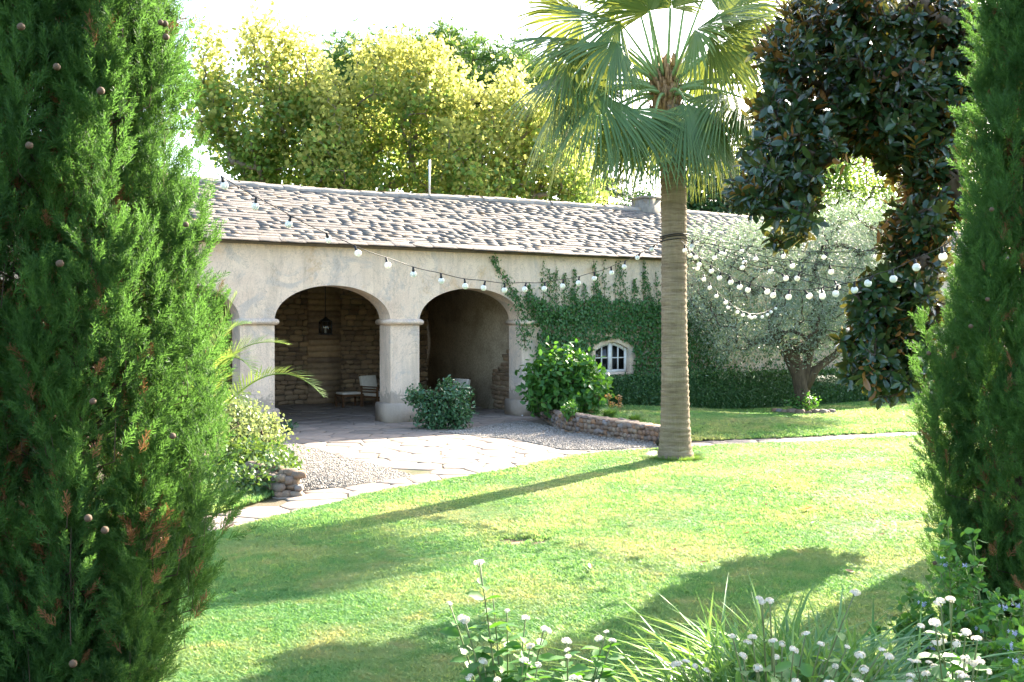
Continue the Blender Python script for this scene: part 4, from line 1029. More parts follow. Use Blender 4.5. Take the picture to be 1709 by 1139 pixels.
# young feather palm behind the left cypress
yb = AT(322, 760, 13.5); yb[2] = 0.0
yp = thing('young_palm', 'young feather palm with arching bright green fronds beside the left cypress', 'palm', yb)
def pinnate(o, base, P, n, ll, rs, mat, wd=.022):
    P = np.asarray(P); u = np.linspace(0, 1, 26); 
    B = ((1-u)**3)[:,None]*P[0] + (3*u*(1-u)**2)[:,None]*P[1] + (3*u*u*(1-u))[:,None]*P[2] + (u**3)[:,None]*P[3]
    mb = MB(); mb.tube(B - base, np.linspace(.016, .003, 26), 5); T = nrm(np.gradient(B, axis=0))
    for k in range(n):
        f = .14 + .86 * k / n; i = min(25, int(f * 25)); p = B[i] + (B[min(25, i+1)] - B[i]) * (f * 25 - i) - base; t = T[i]
        upv = nrm(np.array((0, 0, 1.)) - t * t[2]); sd = np.cross(t, upv)
        for sg in (-1, 1):
            L_ = ll * (math.sin(math.pi * min(1, .12 + f * .86)) ** .6) * rs.uniform(.85, 1.1)
            d = nrm(t * (.75 + .5 * f) + sd * sg * .85 + upv * rs.uniform(.25, .55)); wv = nrm(np.cross(d, upv)) * wd / 2
            tip = p + d * L_ + np.array((0, 0, -.06 * L_)); m = p + d * L_ * .45
            mb.add([p - wv * .5, p + wv * .5, m + wv, m - wv, tip], T=[(3, 2, 4)], Q=[(0, 1, 2, 3)])
    return mb.build('frond', M[mat], o)
Yp = 13.5
for pts in ([(335,700,0),(340,640,-.1),(360,560,-.2),(396,488,-.1)], [(330,720,0),(345,600,.2),(410,555,.4),(483,576,.6)], [(330,720,0),(340,610,-.6),(390,560,-.8),(426,628,-.9)],
            [(330,730,0),(400,640,-.5),(470,580,-.6),(541,664,-.7)], [(330,720,0),(335,640,-.5),(370,600,-.9),(410,680,-1.1)], [(325,720,0),(300,600,.3),(260,540,.5),(200,590,.7)], [(330,720,0),(330,600,.5),(360,540,.9),(420,540,1.4)]):
    pinnate(yp, yb, [AT(a, b, Yp + d) for a, b, d in pts], 44, .36, rs, 'youngpalm')
m = MB(); m.tube([(0, 0, -.02), (0, 0, .2), (0.03, 0, .4)], [.12, .11, .05], 8); m.build('trunk', M['boot'], yp)

# ------------------------------------------------------------------ the fan palm
rs = np.random.RandomState(123)
pb = G(1128, 770); PY = pb[1]
palm = thing('fan_palm', 'tall fan palm with ringed trunk standing on the lawn edge', 'palm', pb)
prof = [(772,.36),(764,.315),(745,.275),(700,.245),(620,.225),(520,.215),(430,.212),(350,.215),(290,.215),(230,.21),(180,.22),(140,.18)]
cen = [1128,1128,1127.5,1127,1126,1125,1124.5,1124,1123,1119,1114,1112]
mb = MB(); nz, na = 260, 30; zz = np.linspace(0, 1, nz); V = []
pz_ = np.array([AT(0, p[0], PY)[2] for p in prof]); prr = np.array([p[1] for p in prof]); pcx = np.array([AT(c, 500, PY)[0] for c in cen]) - pb[0]
zs_ = np.linspace(-.05, pz_[-1], nz); ph = np.cumsum(rs.uniform(.5, 1.5, nz)) * .9
an = np.arange(na) / na * 2 * math.pi
for i, z in enumerate(zs_):
    r0 = np.interp(z, pz_, prr); cx = np.interp(z, pz_, pcx)
    r1 = r0 * (1 + .028 * math.sin(ph[i] * 1.7) * rs.uniform(.3, 1.4) + rs.normal(0, .010, na) + .014 * np.sin(an * 3 + z * 2) + .02 * vnoise(an * 1.0 + z * .3, an * 0 + z * 1.4, 6))
    V.append(np.c_[cx + r1 * np.cos(an), r1 * np.sin(an), np.full(na, z)])
Q = [(i*na+j, i*na+(j+1)%na, (i+1)*na+(j+1)%na, (i+1)*na+j) for i in range(nz-1) for j in range(na)]
mb.add(np.concatenate(V), Q=Q)
def palmtrunk_mat():
    m, nt, out = newmat('palm trunk'); v = coords(nt)
    rings = noise(nt, vscale(nt, v, (1.6, 1.6, 17)), 1.5, 8, .72, .6); fib = noise(nt, vscale(nt, v, (26, 26, 2.2)), 1.6, 5, .6); big = noise(nt, v, 1.3, 4)
    c = ramp(nt, rings, [(.30, (.13,.095,.06)), (.5, (.25,.195,.13)), (.7, (.34,.275,.19))])
    c = mixc(nt, 1.0, c, ramp(nt, fib, [(.3, (.88,)*3), (.7, (1.08,)*3)]), 'MULTIPLY'); c = mixc(nt, 1.0, c, ramp(nt, big, [(.3, (.8,.78,.74)), (.7, (1.1,1.1,1.1))]), 'MULTIPLY')
    p = N(nt, 'ShaderNodeBsdfPrincipled', Roughness=.9); p.inputs['Specular IOR Level'].default_value = .15; L(nt, c, p.inputs['Base Color'])
    s = N(nt, 'ShaderNodeMath', _operation='ADD'); L(nt, rings, s.inputs[0]); L(nt, fib, s.inputs[1])
    bump(nt, s.outputs[0], .8, .03, p); L(nt, p.outputs[0], out.inputs[0]); return m
M['palmtrunk'] = palmtrunk_mat()
mb.build('trunk', M['palmtrunk'], palm, smooth=True)
cc = AT(1112, 140, PY) - pb                 # heart of the crown
boot = MB()
for k in range(90):
    z = rs.uniform(-.62, .42); a = rs.uniform(0, 6.28); r0 = .20 - .16 * max(0, z) ; d = np.array((math.cos(a), math.sin(a), 0)); t = np.array((-d[1], d[0], 0))
    p = cc + d * r0 + (0, 0, z); Lb = rs.uniform(.14, .28); w = rs.uniform(.035, .07); tip = p + d * rs.uniform(.03, .13) + (0, 0, Lb)
    boot.add([p - t * w, p + t * w, p + d * .05, tip - t * w * .3, tip + t * w * .3, tip + d * .015], T=[(5, 4, 3), (0, 1, 2)], Q=[(0, 2, 5, 3), (2, 1, 4, 5), (1, 0, 3, 4)])
for k in range(160):
    z = rs.uniform(-.5, .4); a = rs.uniform(0, 6.28); d = np.array((math.cos(a), math.sin(a), rs.uniform(.2, 1.5))); p = cc + (math.cos(a) * .19, math.sin(a) * .19, z)
    w = np.cross(d, (0, 0, 1.)) * .006; boot.add([p - w, p + w, p + d * rs.uniform(.06, .16)], T=[(0, 1, 2)])
boot.lathe([(.21, -.7), (.225, -.4), (.22, -.1), (.17, .15), (.08, .42), (.01, .5)], 14, cc); boot.build('leaf_bases', M['boot'], palm, kind='stuff')
def fan_frond(hub, axis, nrmv, R, rs, spread=1.95, nseg=48, droop=.35, start=None, lift=.5):
    mb = MB(); a = nrm(axis); nn = nrm(nrmv - a * np.dot(nrmv, a)); s = np.cross(a, nn)
    hub = np.asarray(hub)
    th = np.linspace(-spread, spread, nseg); dth = th[1] - th[0]; us = np.array((.03, .22, .42, .58, .74, .88, 1.0)); K = len(us)
    for t_ in th:
        fold = .5 * abs(math.sin(t_)) ** 1.3
        d = nrm(a * math.cos(t_) + s * math.sin(t_) - nn * (fold + .05)); side = nrm(np.cross(nn, d))
        L_ = R * (.70 + .30 * math.cos(t_ * .62)) * rs.uniform(.92, 1.05); dr = droop * rs.uniform(.5, 1.7); tw = rs.normal(0, .03)
        V = []
        for u in us:
            p = hub + d * L_ * u + side * tw * L_ * u * u + np.array((0, 0, -1.)) * dr * L_ * max(0, u - .35) ** 1.8 * 1.2
            w = L_ * math.sin(dth / 2) * (u * 1.04 if u <= .5 else .52 * (1 - ((u - .5) / .5) ** 1.3) + .012)
            V += [p - side * w, p + nn * w * .55, p + side * w]
        mb.add(V, Q=[q for i in range(K - 1) for q in ((3*i, 3*i+1, 3*i+4, 3*i+3), (3*i+1, 3*i+2, 3*i+5, 3*i+4))])
    f = mb.build('frond', M['palm'], palm)
    b0 = cc + (0, 0, -.1) if start is None else start
    out = hub - b0; hz = np.array((out[0], out[1], 0)); b0 = b0 + nrm(hz + 1e-6) * .16 + (0, 0, min(.3, .25 * nrm(out)[2]))
    mid = b0 + (hub - b0) * .5 + np.array((0, 0, lift * np.linalg.norm(hub - b0) * .35))
    u = np.linspace(0, 1, 12)[:, None]; B = (1-u)**2 * b0 + 2*u*(1-u) * mid + u*u * hub
    pm = MB(); pm.tube(B, np.linspace(.034, .016, 12), 5); pm.build('petiole', M['petiole'], f)
def hub_(px, py, dy): return AT(px, py, PY + dy) - pb
DN = np.array((0, 0, -1.))
# (hub px, py, depth offset), (fan axis right, depth, up), droop, lift
FR = [((1038,182,-.95), (-.22,-.35,-1), .25,.75), ((1145,172,-1.05), (.05,-.3,-1), .25,.8), ((1206,155,-.6), (.55,-.3,-.8), .3,.6), ((978,140,-.35), (-.6,-.3,-.9), .4,.5),
      ((945,118,.1), (-.95,0,-.45), .45,.35), ((1034,36,-.5), (-1,-.35,.15), .25,.1), ((1120,14,-.6), (.1,-.6,.75), .2,.05), ((1200,20,-.2), (.9,-.2,.35), .3,.1),
      ((1000,75,.3), (-1,.2,-.1), .45,.1), ((1060,-10,.2), (-.6,.1,.8), .2,.05), ((1180,-20,.3), (.5,.2,.9), .2,.05), ((1215,70,.2), (1,.1,.05), .35,.12),
      ((1262,140,.5), (.7,.3,-.75), .4,.4), ((1285,150,-.1), (.75,-.1,-.7), .4,.45), ((1180,90,.9), (.6,.6,-.2), .5,.2), ((1050,80,1.0), (-.5,.7,0), .5,.2),
      ((960,180,.5), (-.4,.3,-1), .4,.7), ((1010,195,.6), (-.2,.3,-1), .3,.8), ((1110,195,.95), (0,.35,-1), .3,.8), ((1175,190,.7), (.3,.3,-1), .3,.7), ((1230,170,.6), (.5,.3,-1), .35,.6),
      ((1005,215,.0), (-.3,-.05,-1), .2,.9), ((1190,205,.1), (.25,-.1,-1), .2,.9), ((1150,210,.5), (.1,.2,-1), .2,.9), ((1050,205,.7), (-.1,.2,-1), .2,.9),
      ((1075,-40,-.2), (-.3,-.2,1), .15,.0), ((1150,-45,-.3), (.25,-.2,1), .15,.0), ((1120,-30,.6), (0,.5,1), .2,.0), ((1240,5,.5), (.9,.4,.3), .4,.1), ((970,30,.6), (-.9,.4,.3), .4,.1), ((1160,50,-.9), (.35,-.8,.1), .3,.15), ((930,170,.2), (-.6,0,-.9), .4,.6), ((1002,160,-.75), (-.55,-.35,-.9), .3,.7), ((1092,196,-.95), (-.05,-.3,-1), .2,.85), ((1180,188,-.8), (.35,-.3,-1), .25,.8), ((1240,165,-.3), (.6,-.2,-.9), .3,.55), ((970,66,-.2), (-1,-.3,.0), .4,.15), ((1030,70,-.7), (-.8,-.5,-.1), .35,.2), ((1225,62,-.3), (1,-.3,.1), .35,.15), ((1185,60,-.75), (.7,-.6,.2), .3,.15), ((1085,20,-.75), (-.3,-.6,.6), .2,.05)]
for (hx, hy, hd_), ax, dr, lf in FR:
    h_ = hub_(hx, hy, hd_); ax = nrm(np.array(ax, float)); outw = nrm(np.array((h_[0] - cc[0], h_[1] - cc[1], 0)) + 1e-5)
    nv = outw * max(.15, -ax[2]) + np.array((0, 0, 1.)) * max(.1, 1 - abs(ax[2])) + outw * (-.3 if ax[2] > .3 else 0)
    if ax[2] > .3: nv = -outw * .2 + np.array((0, 0, .3)) + (rs.normal(0, .2), -.6, 0)
    if ax[2] > -.3: nv = nv + np.array((0, -.75 if hd_ < .4 else .5, 0))
    fan_frond(h_, ax + rs.normal(0, .05, 3), nv + rs.normal(0, .12, 3), rs.uniform(1.18, 1.38) * (.98 if ax[2] < -.7 else 1.05), rs, rs.uniform(1.6, 2.0) if ax[2] > -.7 else rs.uniform(1.35, 1.75), droop=dr, lift=lf)
grass_tuft('ring of longer grass around the foot of the palm trunk', (pb[0], pb[1], .01), 900, .22, .22, rs, 'longgrass', .006, None, 'palm_foot_grass', .36)

# ------------------------------------------------------------------ cypresses
def spray(seed):
    r = np.random.RandomState(seed); V = []; T = []
    def tw(p, d, l, w):
        s = nrm(np.cross(d, r.normal(0, 1, 3))) * w; i = len(V); V.extend([p - s, p + s, p + d * l * .6 + s * .8, p + d * l * .6 - s * .8, p + d * l]); T.extend([(i, i + 1, i + 2), (i, i + 2, i + 3), (i + 3, i + 2, i + 4)])
    tw(np.zeros(3), np.array((0, 0, 1.)), 1.0, .012)
    for k in range(22):
        v = .03 + .92 * k / 22; a = k * 2.4 + r.uniform(-.5, .5)
        d = nrm(np.array((math.cos(a), math.sin(a) * .7, 1.15 + .4 * v))); l = .40 * (1 - .6 * v) * r.uniform(.75, 1.15); p = np.array((0, 0, v * .95))
        tw(p, d, l, .012)
        for q in (.2, .45, .7):
            d2 = nrm(d + nrm(r.normal(0, 1, 3)) * .7); tw(p + d * l * q, d2, l * .5 * (1.1 - .5 * q), .012)
    return tmpl(V, T)
SPR = [spray(k) for k in range(5)]
def cypress(label, base, edges, cx, H, rs, npl, nsp, cones, dead, spl=.17):
    """edges: (z, radius) profile of the column"""
    base = np.asarray(base, float); o = thing('italian_cypress', label, 'tree', base, 0, 'cypresses framing the lawn')
    tb = MB(); tb.tube([(0, 0, -.05), (0, 0, H * .4), (0, 0, H * .95)], [.15, .09, .02], 8); ez = np.array([e[0] for e in edges]); er = np.array([e[1] for e in edges])
    P = []; D = []; S = []
    for k in range(npl):
        z = rs.uniform(ez[0], ez[-1]) if rs.rand() < .35 else rs.uniform(ez[0], 4.6); a = rs.uniform(0, 6.28); R0 = np.interp(z, ez, er)
        rr = R0 * (rs.uniform(.62, .99) if k % 4 else rs.uniform(.3, .7)) * (1 + .09 * math.sin(a * 3 + z * 1.1) + .11 * math.sin(a * 7 - z * 1.9))
        out = np.array((math.cos(a), math.sin(a), 0)); lp = rs.uniform(.45, .95); p0 = out * rr + np.array((0, 0, z - lp * .6))
        ax = nrm(np.array((0, 0, 1.)) + out * rs.uniform(-.04, .16) + rs.normal(0, .07, 3)); wid = lp * rs.uniform(.13, .20)
        p0[2] = max(p0[2], .1); tb.tube([p0 * (0, 0, 1) + (0, 0, -min(.3, p0[2] * .5)), p0 * (.5, .5, 1) - (0, 0, .08), p0, p0 + ax * lp * .22], [.007, .005, .003, .001], 3, cap=False)
        v = rs.uniform(0, 1, nsp) ** .9; b = rs.uniform(0, 6.28, nsp); e1 = nrm(np.cross(ax, (1, .3, .2))); e2 = np.cross(ax, e1)
        rad = np.cos(b)[:, None] * e1 + np.sin(b)[:, None] * e2; rw = wid * (1 - v) ** .7 * np.sqrt(rs.uniform(.1, 1, nsp))
        P.append(p0 + ax * (v * lp)[:, None] + rad * rw[:, None]); D.append(nrm(ax * (.75 + .6 * v)[:, None] + rad * .65 + rs.normal(0, .2, (nsp, 3)))); S.append(spl * rs.uniform(.6, 1.15, nsp) * (1 - .25 * v))
    P = np.concatenate(P); D = np.concatenate(D); S = np.concatenate(S); n = len(P); P[:, 2] = np.maximum(P[:, 2], .06); Rm = basis(D, rs.uniform(0, 6.28, n)); var = None
    tb.build('trunk', M['bark'], o, smooth=True); isd = np.zeros(n, bool)
    for (x, y, z, r_) in dead: isd |= (np.linalg.norm((P - (np.array((x, y, z)) - base)) / (1, 1.6, 1.3), axis=1) < r_ * .8) & (rs.uniform(0, 1, n) < .2)
    isd |= (rs.uniform(0, 1, n) < .012) | ((np.hypot(P[:, 0], P[:, 1]) < .62 * np.interp(P[:, 2], ez, er)) & (rs.uniform(0, 1, n) < .25))
    for nm, mt, sel in (('foliage', 'cypress', ~isd), ('dead_foliage', 'deadfol', isd)):
        sown(nm, SPR, M[mt], P[sel], Rm[sel], S[sel], o)
    cm = MB(); cm.lathe([(.001, -.5), (.3, -.42), (.47, -.15), (.5, .1), (.36, .38), (.12, .5), (.001, .5)], 8); cmesh = cm.mesh('cone', False); cmesh.materials.append(M['conebrown'])
    for (x, y, z) in cones:
        c = bpy.data.objects.new('cone', cmesh); COL.objects.link(c); c.parent = o; s_ = rs.uniform(.028, .036); c.scale = (s_,) * 3; c.location = (x - base[0], y - base[1], z - base[2]); c.rotation_euler = (rs.uniform(0, 3), rs.uniform(0, 3), 0)
    return o
rs = np.random.RandomState(200)
lb = np.array((-2.27, 5.15, 0)); LP = [(35,45),(95,112),(268,38),(277,62),(275,40),(49,243),(155,670),(40,622),(288,728),(166,805),(147,865),(25,865),(100,440),(290,560),(310,375),(130,936),(122,1108),(230,640),(168,152),(210,480),(175,885),(90,985)]
def near_front(px, py, b, R):                # where the ray first meets the column of foliage
    r = ray(px, py); o = np.array((0, 0, CAM_H)); A = r[0]**2 + r[1]**2; B = -2 * (r[0]*b[0] + r[1]*b[1]); C = b[0]**2 + b[1]**2 - R*R; disc = B*B - 4*A*C
    k = (-B - math.sqrt(disc)) / (2*A) if disc > 0 else -B / (2*A); return o + r * k
cypress('massive dark cypress with bushy skirt beside the arcade, cones and dead twigs', lb, [(.30,.30),(.6,.43),(1.0,.55),(1.5,.68),(2.1,.69),(2.8,.64),(3.6,.58),(4.6,.49),(5.6,.36),(6.6,.18),(7.3,.05)], 0, 7.4, rs, 560, 56, [near_front(a, b, lb, .80) for a, b in LP[::2] + LP[1:6:2]],
        [(*near_front(270, 930, lb, .74), .22), (*near_front(245, 960, lb, .74), .18), (*near_front(178, 540, lb, .78), .10), (*near_front(285, 990, lb, .7), .13), (*near_front(90, 1050, lb, .7), .10), (*near_front(110, 900, lb, .75), .09), (*near_front(250, 900, lb, .75), .12)])
rb = np.array((3.62, 7.1, 0)); RP = [(1655,350),(1648,500),(1620,545),(1550,590),(1695,640),(1560,940)]
cypress('slender cypress rising from the flower bed behind the plumbago', rb, [(.12,.32),(.4,.46),(.9,.62),(1.6,.70),(2.3,.61),(3.0,.46),(3.8,.32),(4.6,.22),(5.6,.15),(6.4,.09),(7.0,.04)], 0, 7.1, rs, 350, 50, [near_front(a, b, rb, .72) for a, b in RP],
        [(*near_front(1670, 620, rb, .74), .16), (*near_front(1690, 960, rb, .7), .18)], .19)

# ------------------------------------------------------------------ magnolia
rs = np.random.RandomState(310)
MY = 12.0; mbse = np.array((7.2, 13.6, 0))
E = [ell(*e, MY + dy, .8 if e[1] < 390 else .42) for *e, dy in [(1390,20,90,45,.2),(1330,40,45,40,0),(1300,90,40,45,-.2),(1370,110,80,60,0),(1460,60,90,70,.3),(1540,70,80,80,.5),(1590,60,45,90,.6),(1470,150,80,60,.2),(1560,180,60,70,.5),(1300,190,45,45,-.2),(1285,255,45,40,-.2),(1255,310,38,38,-.3),(1310,300,55,45,-.1),(1350,250,40,50,0),(1320,370,42,38,-.2),(1240,340,25,18,-.3),(1480,230,55,45,.3),(1540,260,55,60,.5),(1560,330,45,60,.5),(1520,385,40,40,.2),(1540,440,45,45,.1),(1500,490,55,45,-.1),(1460,540,50,40,-.2),(1510,560,55,45,0),(1450,600,38,38,-.2),(1480,640,45,28,-.2),(1530,620,40,45,.1),(1425,570,20,18,-.3),(1540,510,50,50,.2),(1480,560,55,50,0),(1500,600,55,45,-.1),(1490,470,40,30,-.1),(1455,505,38,34,-.1),(1432,618,30,26,-.2),(1525,425,42,40,.1),(1400,190,70,40,.3),(1440,215,60,35,.4),(1500,180,60,60,.5),(1590,180,40,60,.8),(1610,110,35,60,.8),(1605,230,30,60,.8)]]
mag = thing('magnolia_tree', 'dark glossy magnolia with brown leaf undersides overhanging the lawn', 'tree', mbse)
C = sample_ell(E, 2100, rs, .3)
trunk = [mbse, mbse + (-.02, 0, 1.4), mbse + (-.1, -.1, 2.6), mbse + (-.5, -.4, 4.2), mbse + (-1.2, -.8, 5.6)]
nodes, par, r, tips = skeleton(trunk, C, rs, .009, .44)
skel_mesh(nodes, par, r, mbse, 6).build('trunk', M['bark'], mag, smooth=True)
MLEAF = tmpl([(0,0,0),(-.13,.22,.035),(.13,.22,.035),(0,.25,0),(-.20,.55,.05),(.20,.55,.05),(0,.58,0),(-.14,.82,.03),(.14,.82,.03),(0,1,-.05)],
             [(0,3,1),(0,2,3),(7,6,9),(6,8,9)], [(1,3,6,4),(3,2,5,6),(4,6,7,7)][:2])
MLEAF = (MLEAF[0], np.vstack([MLEAF[1], [(4,6,7),(6,5,8)]]), MLEAF[2])
X = []; Yd = []; Nz = []
for j, c in enumerate(C):
    i = tips[j]; ax = nrm(nrm(nodes[i] - nodes[par[i]]) * .6 + nrm(c - np.array((4.6, 13.0, max(2.0, c[2] - .3)))) * .65 + rs.normal(0, .35, 3) + np.array((0, 0, .1)))
    k = rs.randint(9, 14); a = np.arange(k) * 2.4 + rs.uniform(0, 6); e1 = nrm(np.cross(ax, (.3, .2, 1))); e2 = np.cross(ax, e1)
    rad = np.cos(a)[:, None] * e1 + np.sin(a)[:, None] * e2; f = np.linspace(0, 1, k)
    X.append(c - ax * (.22 * f)[:, None]); d = nrm(rad * (.75 + .3 * f)[:, None] + ax * (.75 - .55 * f)[:, None]); Yd.append(d); Nz.append(ax + rs.normal(0, .25, (k, 3)) + np.array((0, 0, .25)))
X = np.concatenate(X); R = frame_y(np.concatenate(Yd), np.concatenate(Nz)); s = rs.uniform(.09, .205, len(X))
pieces(mag, 'leaf', [MLEAF], M['magnolia'], X - mbse, R, s, view_rank(X, s) + .02 * (MY - X[:, 1]), 300, 'crown')

# ------------------------------------------------------------------ string lights
rs = np.random.RandomState(400)
sk = MB(); sk.lathe([(.0005, .0), (.014, .0), (.015, -.045), (.019, -.047), (.019, -.07), (.0005, -.071)], 8); sock = sk.mesh('socket', True); sock.materials.append(M['rubber'])
bk = MB(); an = np.linspace(0, math.pi, 9); bk.lathe([(max(.0005, 0.046 * math.sin(a)), -.112 + .046 * math.cos(a)) for a in an], 12); bulb = bk.mesh('bulb', True); bulb.materials.append(M['bulb'])
def strand(label, A, B, sag, step, seed, first=.25):
    rs = np.random.RandomState(seed); A = np.asarray(A, float); B = np.asarray(B, float); o = thing('string_light', label, 'string lights', A, 0, 'festoon light strings tied to the palm')
    u = np.linspace(0, 1, 60); P = A + (B - A) * u[:, None]; P[:, 2] -= 4 * sag * u * (1 - u); P += np.c_[u * 0, u * 0, .006 * np.sin(u * 70)]
    m = MB(); m.tube(P - A, .0052, 5); m.build('cable', M['rubber'], o)
    Ld = np.concatenate([[0], np.cumsum(np.linalg.norm(np.diff(P, axis=0), axis=1))]); s = first
    while s < Ld[-1] - .1:
        p = np.array([np.interp(s, Ld, P[:, k]) for k in range(3)]) - A
        q = bpy.data.objects.new('socket', sock); COL.objects.link(q); q.parent = o; q.location = p; q.scale = (.85,) * 3; q.rotation_euler = (rs.normal(0, .25), rs.normal(0, .35), rs.uniform(0, 6))
        b = bpy.data.objects.new('bulb', bulb); COL.objects.link(b); b.parent = q; s += step * rs.uniform(.88, 1.12)
pt_ = lambda px, py, dy=-.22: AT(px, py, PY + dy)
strand('light string sagging from the left cypress to the palm across the arches', AT(312, 258, 9.5), pt_(1112, 396), .97, .47, 1, .42)
strand('light string from the palm sagging low towards the right cypress', pt_(1136, 402), AT(1590, 402, 9.2), .62, .45, 2)
strand('upper level light string from the palm past the olive top', pt_(1143, 391), AT(1560, 408, 15.5), .20, .72, 3)
strand('second level light string below the upper one before the olive crown', pt_(1143, 396), AT(1500, 452, 13.0), .10, .85, 4)
strand('straight light string dropping from the palm into the magnolia', pt_(1143, 398), AT(1470, 486, 12.6), .05, .75, 5)
strand('lower straight light string running beside its twin into the magnolia', pt_(1143, 402), AT(1470, 500, 12.6), .06, .9, 6)
strand('short light string hanging from the palm down to the olive', pt_(1143, 408), AT(1300, 505, OY - 2.0), .65, .55, 7)
wr = MB()
for z0 in (0, .03, -.05):
    a = np.linspace(0, 6.6, 40); wr.tube(np.c_[.228 * np.cos(a), .228 * np.sin(a), z0 + .02 * np.sin(a * 1.5)], .009, 5)
tie = wr.build('tie_wire', M['rubber']); tie.location = (AT(1124, 397, PY)[0], PY, AT(1124, 397, PY)[2]); tag(tie, 'black wire wrapped round the palm trunk tying the light strings', 'wire')

# ------------------------------------------------------------------ arcade furniture and lantern
def boxpart(name, lo, hi, mat, parent):
    m = MB(); m.box(lo, hi); o = m.build(name, M[mat], parent)
    bv = o.modifiers.new('b', 'BEVEL'); bv.width = min(.03 if mat == 'cushion' else .004, .3 * min(hi[i] - lo[i] for i in range(3))); bv.segments = 2; return o
def armchair(label, loc, rz):
    o = thing('garden_armchair', label, 'chair', loc, rz, 'teak chairs in the arcade'); w, d = .31, .33
    for sx in (-1, 1):
        boxpart('leg', (sx * w - .025, -d - .025, 0), (sx * w + .025, -d + .025, .56), 'teak', o); boxpart('leg', (sx * w - .025, d - .025, 0), (sx * w + .025, d + .025, .60), 'teak', o)
        boxpart('armrest', (sx * w - .04, -d - .05, .56), (sx * w + .04, d + .03, .59), 'teak', o)
        for z in (.40, .48): boxpart('side_slat', (sx * w - .012, -d + .025, z), (sx * w + .012, d - .025, z + .045), 'teak', o)
    boxpart('seat_frame', (-w + .02, -d, .26), (w - .02, d, .31), 'teak', o); boxpart('seat_cushion', (-w + .03, -d - .02, .31), (w - .03, d - .05, .43), 'cushion', o)
    b = boxpart('back_cushion', (-w + .02, -.06, 0), (w - .02, .06, .52), 'cushion', o); b.location = (0, d - .02, .36); b.rotation_euler = (-.22, 0, 0)
    for k in (-1, 0, 1):
        s = boxpart('back_slat', (k * .22 - .02, -.012, 0), (k * .22 + .02, .012, .56), 'teak', o); s.location = (0, d + .055, .34); s.rotation_euler = (-.22, 0, 0)
    return o
FZ = .018
def on_floor(px, py): p = G(px, py, FZ); return p
armchair('teak armchair with canvas cushions seen beside the middle pillar and footstool', on_floor(630, 679), HANG + .35)
armchair('teak armchair with canvas back half hidden by the glossy shrub', on_floor(752, 688), HANG - 1.3)
armchair('teak armchair showing only its back corner behind the middle pillar', on_floor(694, 690), HANG + 1.5)
st = thing('footstool', 'low teak footstool with canvas pad by the back wall', 'stool', on_floor(583, 679), HANG + .1)
for sx in (-1, 1):
    for sy in (-1, 1): boxpart('leg', (sx * .30 - .025, sy * .22 - .025, 0), (sx * .30 + .025, sy * .22 + .025, .36), 'teak', st)
boxpart('frame', (-.33, -.25, .30), (.33, .25, .355), 'teak', st); boxpart('pad', (-.31, -.23, .355), (.31, .23, .42), 'cushion', st)
tb_ = thing('low_table', 'low round teak table between the half hidden armchairs', 'table', on_floor(722, 688), HANG)
m = MB(); m.lathe([(.001, .40), (.33, .40), (.34, .42), (.33, .44), (.001, .44)], 20); m.build('tabletop', M['teak'], tb_)
for k in range(3): m = MB(); a = k * 2.1; m.bar((.24 * math.cos(a), .24 * math.sin(a), 0), (.2 * math.cos(a), .2 * math.sin(a), .4), .04); m.build('leg', M['teak'], tb_)
lt, lz = WALL(543, 545, 3.2); lp_ = HB(lt, 3.2, lz)
ln = thing('hanging_lantern', 'black iron lantern with glass sides hanging in the middle arch', 'lantern', lp_, HANG)
fr = MB(); h_, w_ = .19, .125
for sx in (-1, 1):
    for sy in (-1, 1): fr.bar((sx * w_, sy * w_, -h_), (sx * w_, sy * w_, h_ * .7), .022)
for z in (-h_, h_ * .7):
    for a, b in (((-1,-1),(1,-1)), ((1,-1),(1,1)), ((1,1),(-1,1)), ((-1,1),(-1,-1))): fr.bar((a[0] * w_, a[1] * w_, z), (b[0] * w_, b[1] * w_, z), .026)
fr.box((-w_ - .02, -w_ - .02, -h_ - .03), (w_ + .02, w_ + .02, -h_)); fr.build('frame', M['iron'], ln)
cp = MB(); cp.lathe([(w_ * 1.42, h_ * .7), (w_ * .9, h_ * .98), (.04, h_ * 1.15), (.03, h_ * 1.3), (.001, h_ * 1.32)], 4); cp_o = cp.build('cap', M['iron'], ln); cp_o.rotation_euler = (0, 0, math.pi / 4)
ro = MB(); ro.tube([(0, 0, h_ * 1.3), (0, 0, 4.9 - lz)], .012, 6); ro.build('rod', M['iron'], ln)
cd = MB(); cd.lathe([(.001, -h_), (.03, -h_), (.03, -.02), (.001, -.02)], 8); cd.build('candle', M['whitepaint'], ln)
for k in range(4):
    g = MB(); g.box((-w_ + .013, -.002, -h_ + .013), (w_ - .013, .002, h_ * .66)); q = g.build('glass_pane', None, ln); a = k * math.pi / 2
    q.location = (math.sin(a) * w_, -math.cos(a) * w_, 0); q.rotation_euler = (0, 0, a)
    if k == 0:
        gm, nt, out = newmat('lantern glass'); t = nt.nodes.new('ShaderNodeBsdfTransparent'); t.inputs[0].default_value = (.75, .75, .72, 1); gl = N(nt, 'ShaderNodeBsdfGlossy', Roughness=.05); mx = nt.nodes.new('ShaderNodeMixShader'); mx.inputs[0].default_value = .08
        L(nt, t.outputs[0], mx.inputs[1]); L(nt, gl.outputs[0], mx.inputs[2]); L(nt, mx.outputs[0], out.inputs[0])
    q.data.materials.append(gm)
